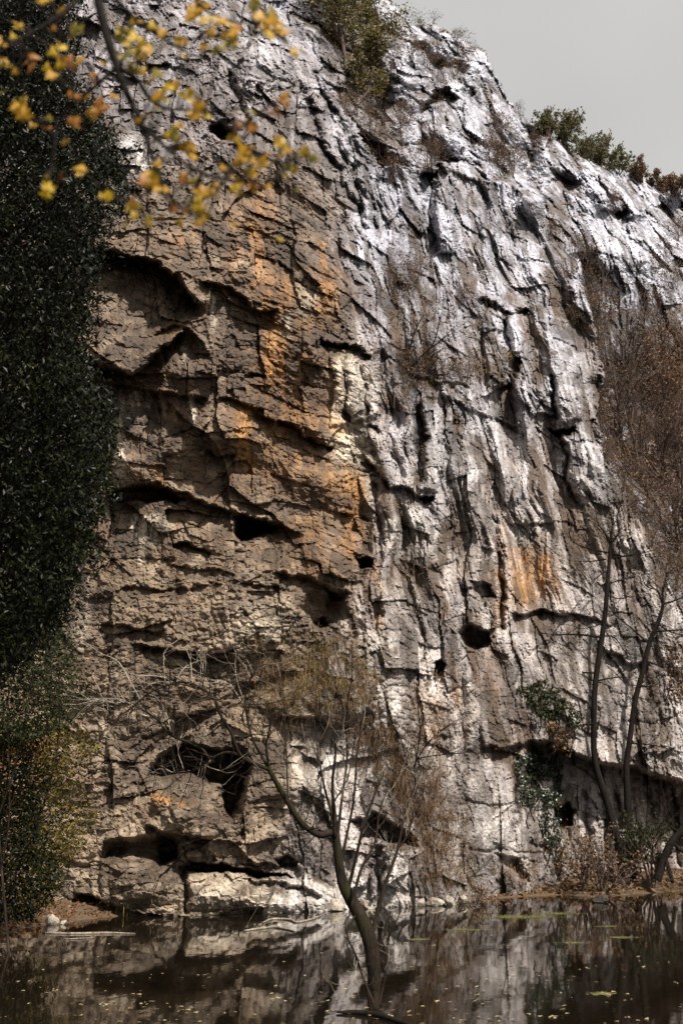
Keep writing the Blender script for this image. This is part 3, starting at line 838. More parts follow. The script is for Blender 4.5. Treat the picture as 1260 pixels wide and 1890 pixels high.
def curve(pts, n=6):
    """smooth line through points (any number of columns)"""
    p = np.asarray(pts, float); m = len(p)
    t = np.concatenate([[0], np.cumsum(np.linalg.norm(np.diff(p[:, :3], axis=0), axis=1) + 1e-6)])
    d = np.gradient(p, t, axis=0)
    out = []
    for i in range(m - 1):
        h = t[i + 1] - t[i]
        for s in np.linspace(0, 1, n, endpoint=False):
            h00, h10, h01, h11 = 2*s**3-3*s**2+1, s**3-2*s**2+s, -2*s**3+3*s**2, s**3-s**2
            out.append(h00 * p[i] + h10 * h * d[i] + h01 * p[i + 1] + h11 * h * d[i + 1])
    out.append(p[-1])
    return np.array(out)

def unit(v):
    return v / max(np.linalg.norm(v), 1e-9)

def grow(tb, p, d, L, r, lvl, rg, kids=(4, 4, 3), up=0.15, wob=0.25, spread=0.8, ratio=0.55, k=4, tips=None):
    nseg = 5
    pts = [np.array(p, float)]; d = unit(np.array(d, float))
    for i in range(nseg):
        d = unit(d + wob * rg.normal(size=3) + np.array([0, 0, up]))
        pts.append(pts[-1] + d * L / nseg)
    rr = np.linspace(r, r * (0.35 if lvl else 0.2), nseg + 1)
    tb.tube(pts, rr, max(3, k))
    if tips is not None and lvl == 0: tips.extend(pts[2:])
    if lvl > 0:
        for _ in range(kids[-lvl]):
            f = rg.uniform(0.3, 1.0)
            i = min(int(f * nseg), nseg - 1)
            q = pts[i] + (pts[i + 1] - pts[i]) * (f * nseg - i)
            dd = unit(unit(pts[i + 1] - pts[i]) + spread * rg.normal(size=3))
            grow(tb, q, dd, L * ratio * rg.uniform(.7, 1.2), max(rr[i] * 0.55, 0.003), lvl - 1, rg, kids, up, wob, spread, ratio, k - 1, tips)

def leaf_cloud(name, C, size, mat, parent=None, elong=2.2, droop=0.3, jitter=0.35, facing=None):
    C = np.asarray(C, float); n = len(C)
    s = size * rng.uniform(1 - jitter, 1 + jitter, (n, 1))
    d = rng.normal(size=(n, 3)); d[:, 2] -= droop; d /= np.linalg.norm(d, axis=1, keepdims=True)
    q = rng.normal(size=(n, 3)) + (np.array(facing) if facing is not None else 0)
    w = np.cross(d, q); w /= np.maximum(np.linalg.norm(w, axis=1, keepdims=True), 1e-9)
    a, b = C - d * s / 2, C + d * s / 2
    m = C - d * s * 0.05 
    nn = np.cross(d, w)
    l, rr = m + w * s / (2 * elong) + nn * s * .06, m - w * s / (2 * elong) + nn * s * .06
    Vv = np.stack([a, l, b, rr], 1).reshape(-1, 3)
    if parent is not None: Vv = Vv - np.array(parent.location)
    F = np.arange(4 * n).reshape(-1, 4)
    return np_mesh(name, Vv, F, mat, parent)

def leaf_material(name, c1, c2, c3=None, rough=0.5, trans=0.25, spec=0.4):
    m, nt, b = new_mat(name, rough)
    b.inputs['Specular IOR Level'].default_value = spec
    g = nt.nodes.new('ShaderNodeNewGeometry')
    c = mixc(nt, ramp(nt, g.outputs['Random Per Island'], 0.15, 0.85), c1, c2)
    if c3:
        c = mixc(nt, ramp(nt, noise(nt, 1.1, 2, 0.5, mapping(nt, (1, 1, 1))), 0.45, 0.65), c, c3)
    nt.links.new(c, b.inputs['Base Color'])
    tr = nt.nodes.new('ShaderNodeBsdfTranslucent')
    nt.links.new(c, tr.inputs['Color'])
    mx = nt.nodes.new('ShaderNodeMixShader'); mx.inputs[0].default_value = trans
    nt.links.new(b.outputs[0], mx.inputs[1]); nt.links.new(tr.outputs[0], mx.inputs[2])
    out = [n for n in nt.nodes if n.type == 'OUTPUT_MATERIAL'][0]
    nt.links.new(mx.outputs[0], out.inputs['Surface'])
    return m

def bark_material(name, c1, c2, moss=None, scale=9):
    m, nt, b = new_mat(name, 0.85)
    b.inputs['Specular IOR Level'].default_value = 0.12
    v = mapping(nt, (1, 1, 0.35))
    n = noise(nt, scale, 5, 0.7, v)
    c = mixc(nt, ramp(nt, n, 0.35, 0.65), c1, c2)
    if moss:
        c = mixc(nt, ramp(nt, noise(nt, 2.2, 3, 0.6, mapping(nt, (1, 1, 1))), 0.5, 0.62), c, moss)
    nt.links.new(c, b.inputs['Base Color'])
    bp = nt.nodes.new('ShaderNodeBump'); bp.inputs['Distance'].default_value = 0.03
    nt.links.new(n, bp.inputs['Height']); nt.links.new(bp.outputs[0], b.inputs['Normal'])
    return m

M_BARK = bark_material('dark_bark', (0.005, 0.004, 0.003), (0.018, 0.013, 0.010))
M_BARK_MOSS = bark_material('mossy_bark', (0.007, 0.005, 0.0035), (0.030, 0.021, 0.014), (0.018, 0.017, 0.006))
M_BARK_PALE = bark_material('pale_twig_bark', (0.16, 0.13, 0.10), (0.42, 0.36, 0.29))
M_TWIG = bark_material('brown_twig_bark', (0.010, 0.007, 0.005), (0.045, 0.030, 0.020))
M_DRIFT = bark_material('weathered_driftwood', (0.10, 0.08, 0.06), (0.36, 0.30, 0.23))

def px_tube(tb, pts, Y, k=6, n=5, rs=1.0):
    """limb through picture points (u, v, r) with r in picture pixels; Y one ground distance or (start, end)"""
    y0, y1 = (Y, Y) if isinstance(Y, (int, float)) else Y
    m = len(pts)
    q = []
    for i, (u, v, r) in enumerate(pts):
        yy = y0 + (y1 - y0) * i / (m - 1)
        q.append([*W(u, v, yy), r * pxm(yy) * rs])
    c = curve(q, n)
    tb.tube(c[:, :3], np.maximum(c[:, 3], 0.0015), k)
    return c

def add_twigs(tb, c, count, L, r, rg, lvl=1, kids=(3, 3), up=0.1, lo=0.3, tips=None, spread=0.9):
    for _ in range(count):
        f = rg.uniform(lo, 1.0)
        i = min(int(f * (len(c) - 1)), len(c) - 2)
        d = unit(c[i + 1, :3] - c[i, :3])
        dd = unit(d + spread * rg.normal(size=3))
        grow(tb, c[i, :3], dd, L * rg.uniform(.5, 1.3), min(r, c[i, 3] * .7), lvl, rg, kids, up, 0.25, 0.8, 0.6, 3, tips)

# ------------------------------------------------------------------ tree standing in the pond
rg = np.random.default_rng(21)
base = ground(689, 1860)
pt = empty('bare_tree', base)
tag(pt, 'crooked bare tree rising out of the pond with a long limb bent left', 'tree')
Y0 = float(base[1])
tb = Tubes()
ct = px_tube(tb, [(690, 1872, 17), (689, 1850, 18), (690, 1800, 21), (684, 1745, 23), (665, 1692, 21), (650, 1665, 20), (633, 1632, 17), (625, 1590, 14), (621, 1550, 12), (617, 1505, 7), (613, 1450, 5), (619, 1380, 3.2), (612, 1330, 2)], Y0, 9, 6, .54)
tb.build('trunk', M_BARK_MOSS, pt)
tw = Tubes()
def limb(pts, Y, k=6, parent=pt, mat=M_BARK_MOSS):
    t_ = Tubes(); c = px_tube(t_, pts, Y, k, 5, .55); t_.build('limb', mat, parent); return c
lm = limb( [(622, 1545, 11), (610, 1537, 11), (592, 1541, 10), (573, 1533, 9.5), (553, 1515, 9), (535, 1487, 8.5), (513, 1450, 8), (494, 1416, 7.5)], (Y0, Y0 - .5), 8)
ya = Y0 - .5
l2 = limb( [(496, 1420, 7), (469, 1410, 6.5), (445, 1395, 6), (427, 1353, 5), (409, 1323, 4.5), (397, 1293, 4.2), (379, 1275, 4), (349, 1261, 3.6), (331, 1259, 3.4), (307, 1266, 3.1), (283, 1275, 2.8), (258, 1293, 2.5), (240, 1308, 2.1), (210, 1329, 1.6), (180, 1342, 1.1)], (ya, ya - .8), 6)
l3 = limb( [(447, 1396, 5.5), (421, 1389, 5.2), (391, 1400, 4.5), (373, 1413, 4), (349, 1424, 2.6), (307, 1427, 2), (280, 1430, 1.4)], (ya, ya + .5), 6)
l4 = limb( [(386, 1402, 4.4), (376, 1386, 4.6), (349, 1371, 4.4), (316, 1356, 4), (295, 1332, 3.5), (270, 1314, 3.1), (249, 1302, 2.8), (219, 1296, 2.4), (192, 1297, 2), (150, 1294, 1.7), (105, 1289, 1.1)], (ya + .2, ya - .4), 6)
l5 = limb( [(316, 1352, 3), (328, 1332, 2.8), (343, 1323, 2.6), (358, 1293, 2.2), (379, 1287, 1.8), (400, 1274, 1.2)], (ya - .1, ya + .4), 5)
l6 = limb( [(496, 1418, 6), (480, 1390, 5), (469, 1371, 4.5), (457, 1329, 4), (453, 1299, 3.6), (454, 1269, 3.2), (469, 1241, 2.5), (479, 1214, 2), (488, 1170, 1.2)], (ya, ya + .6), 6)
l7 = limb( [(497, 1418, 4), (491, 1377, 3.5), (497, 1347, 2.6), (500, 1310, 1.6)], (ya, ya - .3), 5)
limb( [(258, 1290, 2), (240, 1257, 1.9), (213, 1217, 1.7), (189, 1207, 1.2), (150, 1180, .8)], ya - .8, 5, mat=M_BARK_PALE)
limb( [(305, 1218, 1.9), (302, 1210, 1.8), (310, 1196, 1.7), (330, 1180, 1.2), (352, 1160, .8)], ya - .4, 5, mat=M_BARK_PALE)
limb( [(305, 1258, 1.2), (303, 1235, 1.4), (302, 1214, 1.6)], ya - .4, 4, mat=M_BARK_PALE)
l8 = limb( [(531, 1475, 3), (529, 1400, 2.4), (526, 1341, 1.8), (524, 1280, 1.1)], (ya, ya + .3), 5)
l9 = limb( [(455, 1300, 2), (490, 1299, 1.8), (530, 1292, 1.2), (570, 1290, .8)], ya, 4)

for c, k_ in ((l2, 30), (l3, 16), (l4, 28), (l5, 12), (l6, 26), (l7, 12), (l8, 12), (lm, 10), (l9, 8)):
    add_twigs(tw, c, k_, 0.6, 0.010, rg, 1, (4, 4), 0.06)
# shoots fanning up from the trunk
sh = []
for p_, y_ in [([(689, 1717, 5), (700, 1668, 4.5), (713, 1625, 4), (732, 1573, 3.2), (743, 1520, 2.4), (752, 1480, 1.6)], .0), ([(735, 1565, 2.4), (750, 1545, 2), (765, 1480, 1.2)], .0),
              ([(640, 1650, 4.5), (655, 1590, 3.5), (672, 1520, 3), (690, 1470, 2.4), (706, 1430, 1.6)], .3), ([(628, 1600, 4), (640, 1540, 3), (652, 1480, 2.6), (658, 1400, 2), (668, 1330, 1.2)], .2),
              ([(650, 1670, 4), (668, 1600, 3), (690, 1560, 2.4), (700, 1500, 1.8), (720, 1440, 1)], -.2), ([(622, 1550, 4), (630, 1480, 3), (640, 1400, 2.2), (636, 1300, 1.3)], -.2), ([(618, 1520, 4), (600, 1460, 2.6), (588, 1400, 2), (580, 1330, 1.2)], .2),
              ([(655, 1690, 3), (640, 1720, 2.6), (655, 1760, 2.4), (672, 1810, 2.6), (688, 1850, 3)], -.3), ([(700, 1850, 3.4), (712, 1790, 3), (716, 1740, 2.2), (722, 1690, 1.4)], .1), ([(620, 1540, 3), (610, 1500, 2), (640, 1440, 1.5), (655, 1360, 1)], .4)]:
    sh.append(px_tube(tw, p_, Y0 + y_, 5, 4, .8))
for c in sh + [ct[40:]]:
    add_twigs(tw, c, 8, 0.55, 0.006, rg, 1, (3, 4), 0.2, 0.3, spread=.5)
tp_ = Tubes()
for c, k_ in ((l2, 12), (l3, 8), (l4, 12), (l6, 10)):
    add_twigs(tp_, c, k_, 0.75, 0.010, rg, 1, (3, 4), 0.05)
for c in sh: add_twigs(tp_, c, 3, 0.6, 0.007, rg, 1, (3, 4), 0.25, 0.2, spread=.4)
tag(tp_.build('twigs', M_BARK_PALE, pt), 'pale bleached twigs', kind='stuff')
tag(tw.build('twigs', M_TWIG, pt), kind='stuff')

# ------------------------------------------------------------------ the two slim trees on the right bank and their neighbour
def bank_tree(name, label, Y, trunk, limbs, ntw, seed, mat=M_BARK):
    rg = np.random.default_rng(seed)
    b = W(trunk[0][0], trunk[0][1], Y)
    root = empty(name, b); tag(root, label, 'tree')
    tb = Tubes(); c0 = px_tube(tb, trunk, Y, 8, 6, .54); tb.build('trunk', mat, root)
    tw = Tubes()
    for p_, dy in limbs:
        c = limb(p_, (Y, Y + dy), 5, root, mat)
        add_twigs(tw, c, ntw * 2, 1.0, 0.011, rg, 1, (4, 5), 0.1)
    add_twigs(tw, c0[len(c0) // 2:], ntw * 5, 1.2, 0.012, rg, 2, (4, 5, 4), 0.15)
    tag(tw.build('twigs', M_TWIG, root), kind='stuff')
    return root
def L(*pts, r0=3.2, r1=1.1):
    n = len(pts)
    return [(u, v, r0 + (r1 - r0) * i / (n - 1)) for i, (u, v) in enumerate(pts)]
bank_tree('bare_tree', 'taller and more upright of the two slim bare trees on the right bank', 36.4,
          [(1152, 1622, 17), (1140, 1560, 13), (1118, 1475, 12), (1098, 1410, 10), (1095, 1330, 9), (1098, 1260, 9), (1108, 1190, 9), (1115, 1140, 8), (1120, 1080, 7), (1124, 1030, 5.5), (1127, 1003, 4.5), (1141, 984, 3), (1138, 955, 2.2), (1148, 922, 1.2)],
          [(L((1124, 1021), (1093, 1014), (1065, 1005), (1053, 995), (1048, 975)), -1), (L((1118, 1032), (1090, 1036), (1060, 1035), r0=2.6), .8), (L((1126, 1030), (1165, 1025), (1207, 1015)), -.6), (L((1117, 1055), (1108, 1060), (1096, 1071)), -1),
           (L((1122, 1078), (1145, 1070), (1172, 1063), r0=2.6), .8), (L((1118, 1098), (1143, 1105), (1160, 1100), r0=2.4), -.5), (L((1107, 1176), (1065, 1171), (1029, 1171), (984, 1168), r0=4), -1.2), (L((1110, 1174), (1132, 1176), (1146, 1193), (1160, 1215), r0=2.8), .4),
           (L((1096, 1242), (1055, 1240), (1008, 1236), (985, 1240)), .5), (L((1100, 1257), (1131, 1251), (1165, 1250), r0=2.8), -1), (L((1127, 1005), (1115, 983), (1103, 967), (1098, 930), r0=3.6), -.4), (L((1094, 1335), (1065, 1340), (1040, 1350), (1020, 1362)), -1.5),
           (L((1128, 1002), (1128, 960), (1120, 925), r0=2.6), .5), (L((1110, 1150), (1090, 1158), (1060, 1160), r0=2.2), -.7)], 6, 31)
bank_tree('bare_tree', 'slim bare tree on the right bank leaning to the right with a forked top', 37.2,
          [(1168, 1622, 19), (1162, 1545, 15), (1157, 1470, 11), (1155, 1415, 9.5), (1162, 1360, 8.5), (1172, 1290, 8.5), (1185, 1240, 8), (1200, 1180, 7.5), (1215, 1145, 7), (1222, 1118, 5), (1222, 1095, 3), (1228, 1070, 1.5)],
          [(L((1206, 1166), (1235, 1164), (1265, 1163), (1290, 1168), r0=4), -.6), (L((1194, 1186), (1165, 1160), (1140, 1140), (1122, 1118)), -.8), (L((1192, 1220), (1220, 1230), (1262, 1232)), .6), (L((1222, 1115), (1240, 1110), (1265, 1098), (1290, 1080), r0=4), .4),
           (L((1220, 1112), (1212, 1090), (1192, 1082), (1182, 1060), r0=2.8), -.8), (L((1160, 1372), (1195, 1374), (1262, 1390), r0=2.6), -1), (L((1180, 1266), (1202, 1268), r0=4), -.5), (L((1210, 1150), (1240, 1168), (1270, 1172), r0=2.8), .7)], 6, 32)
bank_tree('bare_tree', 'dark crooked trunk curving in from the right edge beside the bank shrub', 35.5,
          [(1212, 1625, 13), (1222, 1590, 12), (1238, 1555, 11), (1258, 1530, 10), (1290, 1490, 9), (1320, 1420, 7), (1335, 1330, 5)],
          [(L((1240, 1555), (1262, 1575), (1290, 1585), r0=6), -.4), (L((1225, 1580), (1235, 1610), (1240, 1628), r0=7, r1=6), -.5), (L((1250, 1535), (1225, 1520), (1195, 1518), r0=4), -.7)], 7, 33)

# tree clinging to the ledge half way up
def ledge_tree(u, v, label, limbs, seed, ntw):
    p, n = at(u, v)
    rg = np.random.default_rng(seed)
    root = empty('bare_tree', p); tag(root, label, 'tree')
    Y = float(p[1])
    tb = Tubes(); tw = Tubes()
    for i, l in enumerate(limbs):
        c = limb(l, (Y, Y - 1.0), 5, root, M_BARK)
        add_twigs(tw, c, ntw, 1.2, 0.014, rg, 2, (3, 4, 4), 0.12)
    tag(tw.build('twigs', M_TWIG, root), kind='stuff')
ledge_tree(742, 688, 'small bare tree with fanned branches on the brown ledge of the pale wall', [L((742, 690), (752, 684), (768, 668), (785, 650), (808, 632), (826, 618), r0=6, r1=1.5), L((750, 686), (757, 640), (766, 610), (782, 580), r0=4), L((795, 642), (804, 622), (812, 585), r0=3), L((780, 660), (800, 655), (822, 640), r0=3), L((745, 690), (725, 680), (705, 690), r0=3), L((770, 668), (800, 690), (840, 690), r0=3), L((775, 665), (790, 690), (798, 672), r0=2.5)], 41, 9)
ledge_tree(610, 1320, 'leafless sapling among the tawny grass above the low cave', [L((640, 1330), (642, 1290), (650, 1240), (648, 1190), r0=2.5), L((640, 1330), (625, 1280), (600, 1220), r0=2.2)], 42, 6)
ledge_tree(775, 1500, 'thin brown sapling in the dry grass right of the pond tree', [L((770, 1480), (765, 1420), (775, 1350), (770, 1300), r0=3), L((760, 1420), (790, 1370), (840, 1330), r0=2.5), L((770, 1400), (800, 1395), (850, 1390), r0=2.2), L((768, 1440), (740, 1400), (700, 1385), r0=2)], 43, 9)

# ------------------------------------------------------------------ dark evergreen filling the left edge
M_YEW = leaf_material('glossy_evergreen_leaf', (0.003, 0.0045, 0.002), (0.014, 0.017, 0.004), (0.004, 0.005, 0.002), 0.42, 0.08, 0.12)
root = empty('evergreen_tree', (-4.9, 11.2, 0.6))
tag(root, 'tall dark evergreen tree with glossy leaves filling the left edge', 'tree')
tb = Tubes()
trunkc = curve([[-4.9, 11.2, 0.3, .26], [-4.85, 11.2, 3, .22], [-4.7, 11.1, 7, .17], [-4.8, 11.0, 11, .10], [-4.7, 11, 14.5, .04]], 6)
tb.tube(trunkc[:, :3], trunkc[:, 3], 9); tb.build('trunk', M_BARK, root)
YV = [-150, 0, 60, 130, 200, 260, 330, 380, 430, 480, 540, 600, 640, 690, 740, 800, 870, 930, 985, 1040, 1090, 1140, 1185, 1230]
YU = [170, 150, 150, 130, 190, 225, 235, 232, 205, 196, 188, 172, 166, 182, 208, 214, 204, 192, 170, 150, 140, 100, 55, 0]
C = []
lb = Tubes()
rg = np.random.default_rng(51)
for k_ in range(150):
    v = rg.uniform(-60, 1200); e = np.interp(v, YV, YU)
    u = e - abs(rg.normal(0, 30)) - 10; Y = rg.uniform(9.6, 12.6)
    q = W(u, v, Y); zz = np.interp(q[2] - 1.2, trunkc[:, 2], np.arange(len(trunkc)))
    s_ = trunkc[int(zz), :3]
    mid = (q + s_) / 2 + np.array([0, 0, .3])
    cc = curve([[*s_, .035], [*mid, .02], [*q, .006]], 5)
    lb.tube(cc[:, :3], cc[:, 3], 4)
tag(lb.build('limbs', M_BARK, root), kind='stuff')
nS = 6200
v = rng.uniform(-160, 1230, nS); Yl = rng.uniform(9.4, 12.8, nS)
e = np.interp(v, YV, YU) + 30 * fbm(v / 55, Yl * .5, 63, 3) - 8
u = -200 + (e + 200) * rng.uniform(0, 1, nS) ** .55
keep = (fbm(u / 50, v / 50 + Yl * 1.7, 61, 3) + np.clip((e - u) / 60, 0, .9) > .05)
u, v, Yl = u[keep], v[keep], Yl[keep]
a_, b_ = ray(u, v)
S0 = np.stack([a_ * Yl, Yl, CAM_H + b_ * Yl], -1)
dirs = np.stack([.55 + .5 * rng.normal(size=len(u)), .5 * rng.normal(size=len(u)), -.75 + .35 * rng.normal(size=len(u))], -1)
dirs /= np.linalg.norm(dirs, axis=1, keepdims=True)
nl = 24
tt_ = np.linspace(0, 1, nl)[None, :, None] + rng.uniform(-.03, .03, (len(u), nl, 1))
Ls = rng.uniform(.25, .6, (len(u), 1, 1))
wid = .075 * (1 - .6 * tt_)
C = S0[:, None] + dirs[:, None] * (tt_ - .5) * Ls + rng.normal(size=(len(u), nl, 3)) * wid
C[..., 2] -= .10 * tt_[..., 0] ** 2
leaf_cloud('crown', C.reshape(-1, 3), 0.062, M_YEW, root, 2.3, 0.9, 0.45)

# ------------------------------------------------------------------ bushes on the left bank
M_BUSH = leaf_material('grey_green_leaf', (0.014, 0.018, 0.007), (0.05, 0.055, 0.02), (0.02, 0.024, 0.009), 0.6, 0.2, .15)
M_BUSHY = leaf_material('yellowing_leaf', (0.03, 0.026, 0.007), (0.17, 0.125, 0.018), (0.022, 0.022, 0.007), 0.6, 0.25, .15)
M_BROWNLEAF = leaf_material('withered_leaf', (0.06, 0.035, 0.018), (0.20, 0.11, 0.045), None, 0.7, 0.15)
def bush_px(name, label, cat, poly_v, poly_u, u0, Yr, n, size, mat, foot, seed, nst=16, el=2.0, thr=0.25):
    rg = np.random.default_rng(seed)
    bz = float(bank_left(np.array([foot[0]]), np.array([foot[1]]))[0])
    root = empty(name, (foot[0], foot[1], bz)); tag(root, label, cat)
    v = rg.uniform(poly_v[0], poly_v[-1], n); e = np.interp(v, poly_v, poly_u)
    u = u0 + (e - u0) * rg.uniform(0, 1, n) ** 0.7
    Y = rg.uniform(*Yr, n)
    cl = fbm(u / 38, v / 30 + Y, seed, 3) + .5 * fbm(u / 12, v / 12 + 3 * Y, seed + 1, 2)
    keep = cl + np.clip((e - u) / 80, 0, .5) > thr + .2 * rg.normal(size=n)
    u = u + rg.normal(0, 8, n)
    a, b = ray(u, v)
    C = np.stack([a * Y, Y, CAM_H + b * Y], -1)[keep]
    tb = Tubes()
    for k_ in range(nst):
        q = C[rg.integers(len(C))]
        f0 = np.array([foot[0] + rg.normal(0, .5), foot[1] + rg.normal(0, .4), bz - .1])
        mid = f0 * .45 + q * .55 + rg.normal(0, .25, 3)
        cc = curve([[*f0, .03], [*mid, .018], [*q, .004]], 5)
        tb.tube(cc[:, :3], cc[:, 3], 5)
        add_twigs(tb, cc, 4, .7, .008, rg, 1, (3, 3), .1)
    tb.build('stems', M_TWIG, root)
    leaf_cloud('foliage', C, size, mat, root, el, .3, .4)
    return root
bush_px('shrub', 'grey green leafy shrub under the dark evergreen at the left edge', 'shrub', [1110, 1150, 1200, 1250, 1300, 1345, 1370], [60, 130, 140, 150, 180, 120, 60], -160, (19.5, 22), 20000, 0.085, M_BUSH, (-7.6, 20.8), 71)
bush_px('shrub', 'yellowing shrub reaching down to the waterline at the left edge', 'shrub', [1330, 1380, 1430, 1500, 1560, 1600, 1640, 1690], [140, 190, 150, 175, 160, 120, 120, 70], -170, (21.5, 24.5), 24000, 0.085, M_BUSHY, (-8.2, 23.2), 73, 22, 2.0, .32)
bush_px('shrub', 'dark leafed bush in the lower left corner behind the white rock', 'shrub', [1340, 1420, 1500, 1560, 1640, 1700], [70, 90, 100, 110, 115, 60], -170, (20.5, 22.5), 16000, 0.09, M_YEW, (-8.4, 22.0), 75, 8, 2.0, .3)

# ------------------------------------------------------------------ hanging maple branch close to the camera
M_MAPLE = [leaf_material(n_, a, b, None, .5, .35) for n_, a, b in (('yellow_maple_leaf', (.44, .27, .006), (.54, .35, .010)), ('golden_maple_leaf', (.42, .21, .006), (.50, .27, .009)), ('orange_maple_leaf', (.30, .11, .008), (.36, .14, .010)), ('yellow_green_maple_leaf', (.16, .13, .010), (.25, .19, .014)), ('brown_maple_leaf', (.14, .05, .012), (.24, .09, .02)))]
def maple_mesh(name, mat, seed):
    rg = np.random.default_rng(seed)
    ang = np.radians([-90, -62, -38, -22, -4, 14, 30, 44, 58, 72, 90, 108, 122, 136, 150, 166, 184, 202, 218, 242])
    rad = np.array([.16, .52, .40, .46, .92, .60, .50, .72, .55, .74, 1.08, .74, .55, .72, .50, .60, .92, .46, .40, .52]) * (1 + .06 * rg.normal(size=20))
    x, y = rad * np.cos(ang), rad * np.sin(ang)
    z = -.18 * (x * x + y * y) + .10 * np.abs(x) + .04 * rg.normal(size=20)
    Vv = np.concatenate([[[0, 0, .03]], np.stack([x, y, z], -1)])
    F = [(0, 1 + i, 1 + (i + 1) % 20) for i in range(20)]
    me = bpy.data.meshes.new(name); me.from_pydata([tuple(q) for q in Vv], [], F); me.materials.append(mat)
    return me
MAPLE = {i: [maple_mesh('leaf', m_, 100 + i * 3 + j) for j in range(3)] for i, m_ in enumerate(M_MAPLE)}
BY = 2.0
root = empty('maple_branch', W(175, -60, BY))
tag(root, 'leafy maple branch with yellow and orange leaves hanging in from the top left', 'branch')
def stem(p_, dy):
    t_ = Tubes(); c = px_tube(t_, p_, (BY, BY + dy), 7, 6, 1.15); t_.build('stem', M_BARK, root); return c
mb_ = [stem(p_, dy) for p_, dy in [
    ([(160, -120, 10), (178, -20, 9.5), (192, 45, 9), (206, 92, 8.5), (218, 128, 7.5), (237, 178, 6.2), (262, 230, 5), (281, 290, 4), (300, 340, 3.2), (325, 375, 2.6), (350, 398, 1.8)], .1),
    (L((222, 126), (255, 150), (275, 180), (300, 198), (340, 203), (385, 206), r0=5.5, r1=1.6), .12), (L((262, 232), (300, 266), (340, 300), (390, 325), (440, 334), (500, 334), r0=4.2, r1=1.2), -.1),
    (L((211, 128), (170, 165), (140, 190), (105, 222), (60, 225), r0=4, r1=1.2), .1), (L((190, -60), (145, 0), (100, 35), (50, 65), (0, 95), (-60, 120), r0=4.5, r1=2), -.12), (L((170, -80), (215, 0), (240, 25), (275, 55), (330, 88), (370, 108), r0=5, r1=1.4), .1),
    (L((290, 66), (350, 72), (400, 68), (440, 66), (500, 60), r0=2.4, r1=1), .05), (L((380, 205), (430, 240), (470, 280), (520, 300), (560, 290), r0=1.8, r1=.8), .05), (L((100, 35), (70, 10), (50, -30), r0=2), 0), (L((300, 340), (270, 360), (245, 385), r0=1.6, r1=.9), 0), (L((60, 66), (40, 100), (45, 150), (45, 215), r0=1.4, r1=.9), .05),
    (L((140, 190), (150, 210), (138, 232), r0=1.3, r1=.9), 0), (L((105, 222), (100, 280), (90, 345), r0=1.3, r1=.8), 0), (L((105, 222), (140, 290), (195, 360), r0=1.2, r1=.8), 0.06), (L((340, -60), (370, 10), (430, 40), (500, 40), r0=3, r1=1.4), .1)]]
allc = np.concatenate(mb_)
LV = [(33, 45, 15, 1), (80, 2, 16, 1), (54, 112, 20, 2), (112, 88, 16, 0), (135, 65, 16, 3), (118, 112, 17, 2), (140, 124, 18, 2), (97, 140, 16, 1), (170, 138, 14, 2), (138, 178, 12, 2), (160, 178, 9, 1), (182, 196, 17, 2), (165, 210, 12, 1), (137, 228, 15, 2), (45, 215, 22, 1), (62, 232, 10, 1), (4, 120, 12, 1), (30, 134, 9, 1), (5, 82, 12, 1), (5, 170, 10, 3),
      (218, 70, 18, 3), (250, 72, 20, 0), (268, 88, 19, 0), (255, 102, 14, 0), (295, 58, 16, 1), (228, 108, 16, 3), (250, 132, 19, 3), (278, 150, 19, 3), (292, 180, 19, 1), (322, 160, 18, 1), (345, 180, 17, 0), (370, 200, 20, 1), (362, 218, 13, 1), (380, 215, 12, 0), (275, 215, 10, 1), (318, 247, 18, 3), (306, 252, 10, 0), (342, 276, 19, 1),
      (372, 18, 24, 1), (390, 34, 20, 0), (425, 45, 20, 1), (430, 70, 18, 1), (400, 95, 15, 3), (388, 62, 14, 1), (420, 84, 14, 3), (337, 75, 16, 1), (480, 28, 26, 3), (500, 45, 26, 1), (515, 55, 18, 1), (470, 12, 18, 3), (492, 62, 16, 0), (542, 98, 12, 1), (524, 74, 9, 3), (522, 187, 17, 2), (500, 210, 12, 4), (465, 207, 11, 3), (455, 232, 16, 4), (466, 240, 13, 2), (425, 257, 13, 0),
      (450, 283, 20, 1), (440, 302, 15, 1), (462, 296, 14, 1), (490, 295, 17, 1), (484, 308, 11, 0), (520, 270, 16, 0), (532, 280, 11, 1), (560, 280, 12, 0), (577, 295, 13, 3), (530, 312, 14, 3), (545, 316, 11, 0), (465, 322, 15, 1), (455, 316, 10, 3), (412, 312, 10, 1), (435, 347, 14, 0), (442, 360, 10, 3), (495, 345, 9, 1), (550, 350, 9, 3), (432, 415, 11, 1), (517, 442, 8, 0),
      (268, 336, 17, 2), (285, 345, 15, 1), (302, 352, 14, 1), (338, 334, 13, 2), (358, 340, 12, 3), (370, 354, 17, 1), (385, 360, 14, 1), (398, 350, 13, 1), (245, 380, 19, 1), (232, 415, 11, 0), (248, 400, 11, 0), (275, 405, 13, 3), (298, 405, 9, 4), (320, 388, 13, 2), (330, 412, 10, 0), (365, 384, 17, 0), (372, 408, 12, 1), (355, 375, 11, 3), (384, 400, 10, 3), (345, 390, 10, 2), (200, 362, 14, 0), (90, 350, 17, 0), (112, 330, 10, 4), (150, 312, 13, 1)]
_r = random.Random(5)
LV = LV + [(u + _r.uniform(-.9, .9) * s_, v + _r.uniform(-.8, .8) * s_, s_ * .8, c_ if _r.random() < .6 else _r.choice((0, 1, 3))) for _k in range(2) for u, v, s_, c_ in LV if s_ > 11]
_p = np.concatenate([m_[len(m_) // 3:] for m_ in mb_])
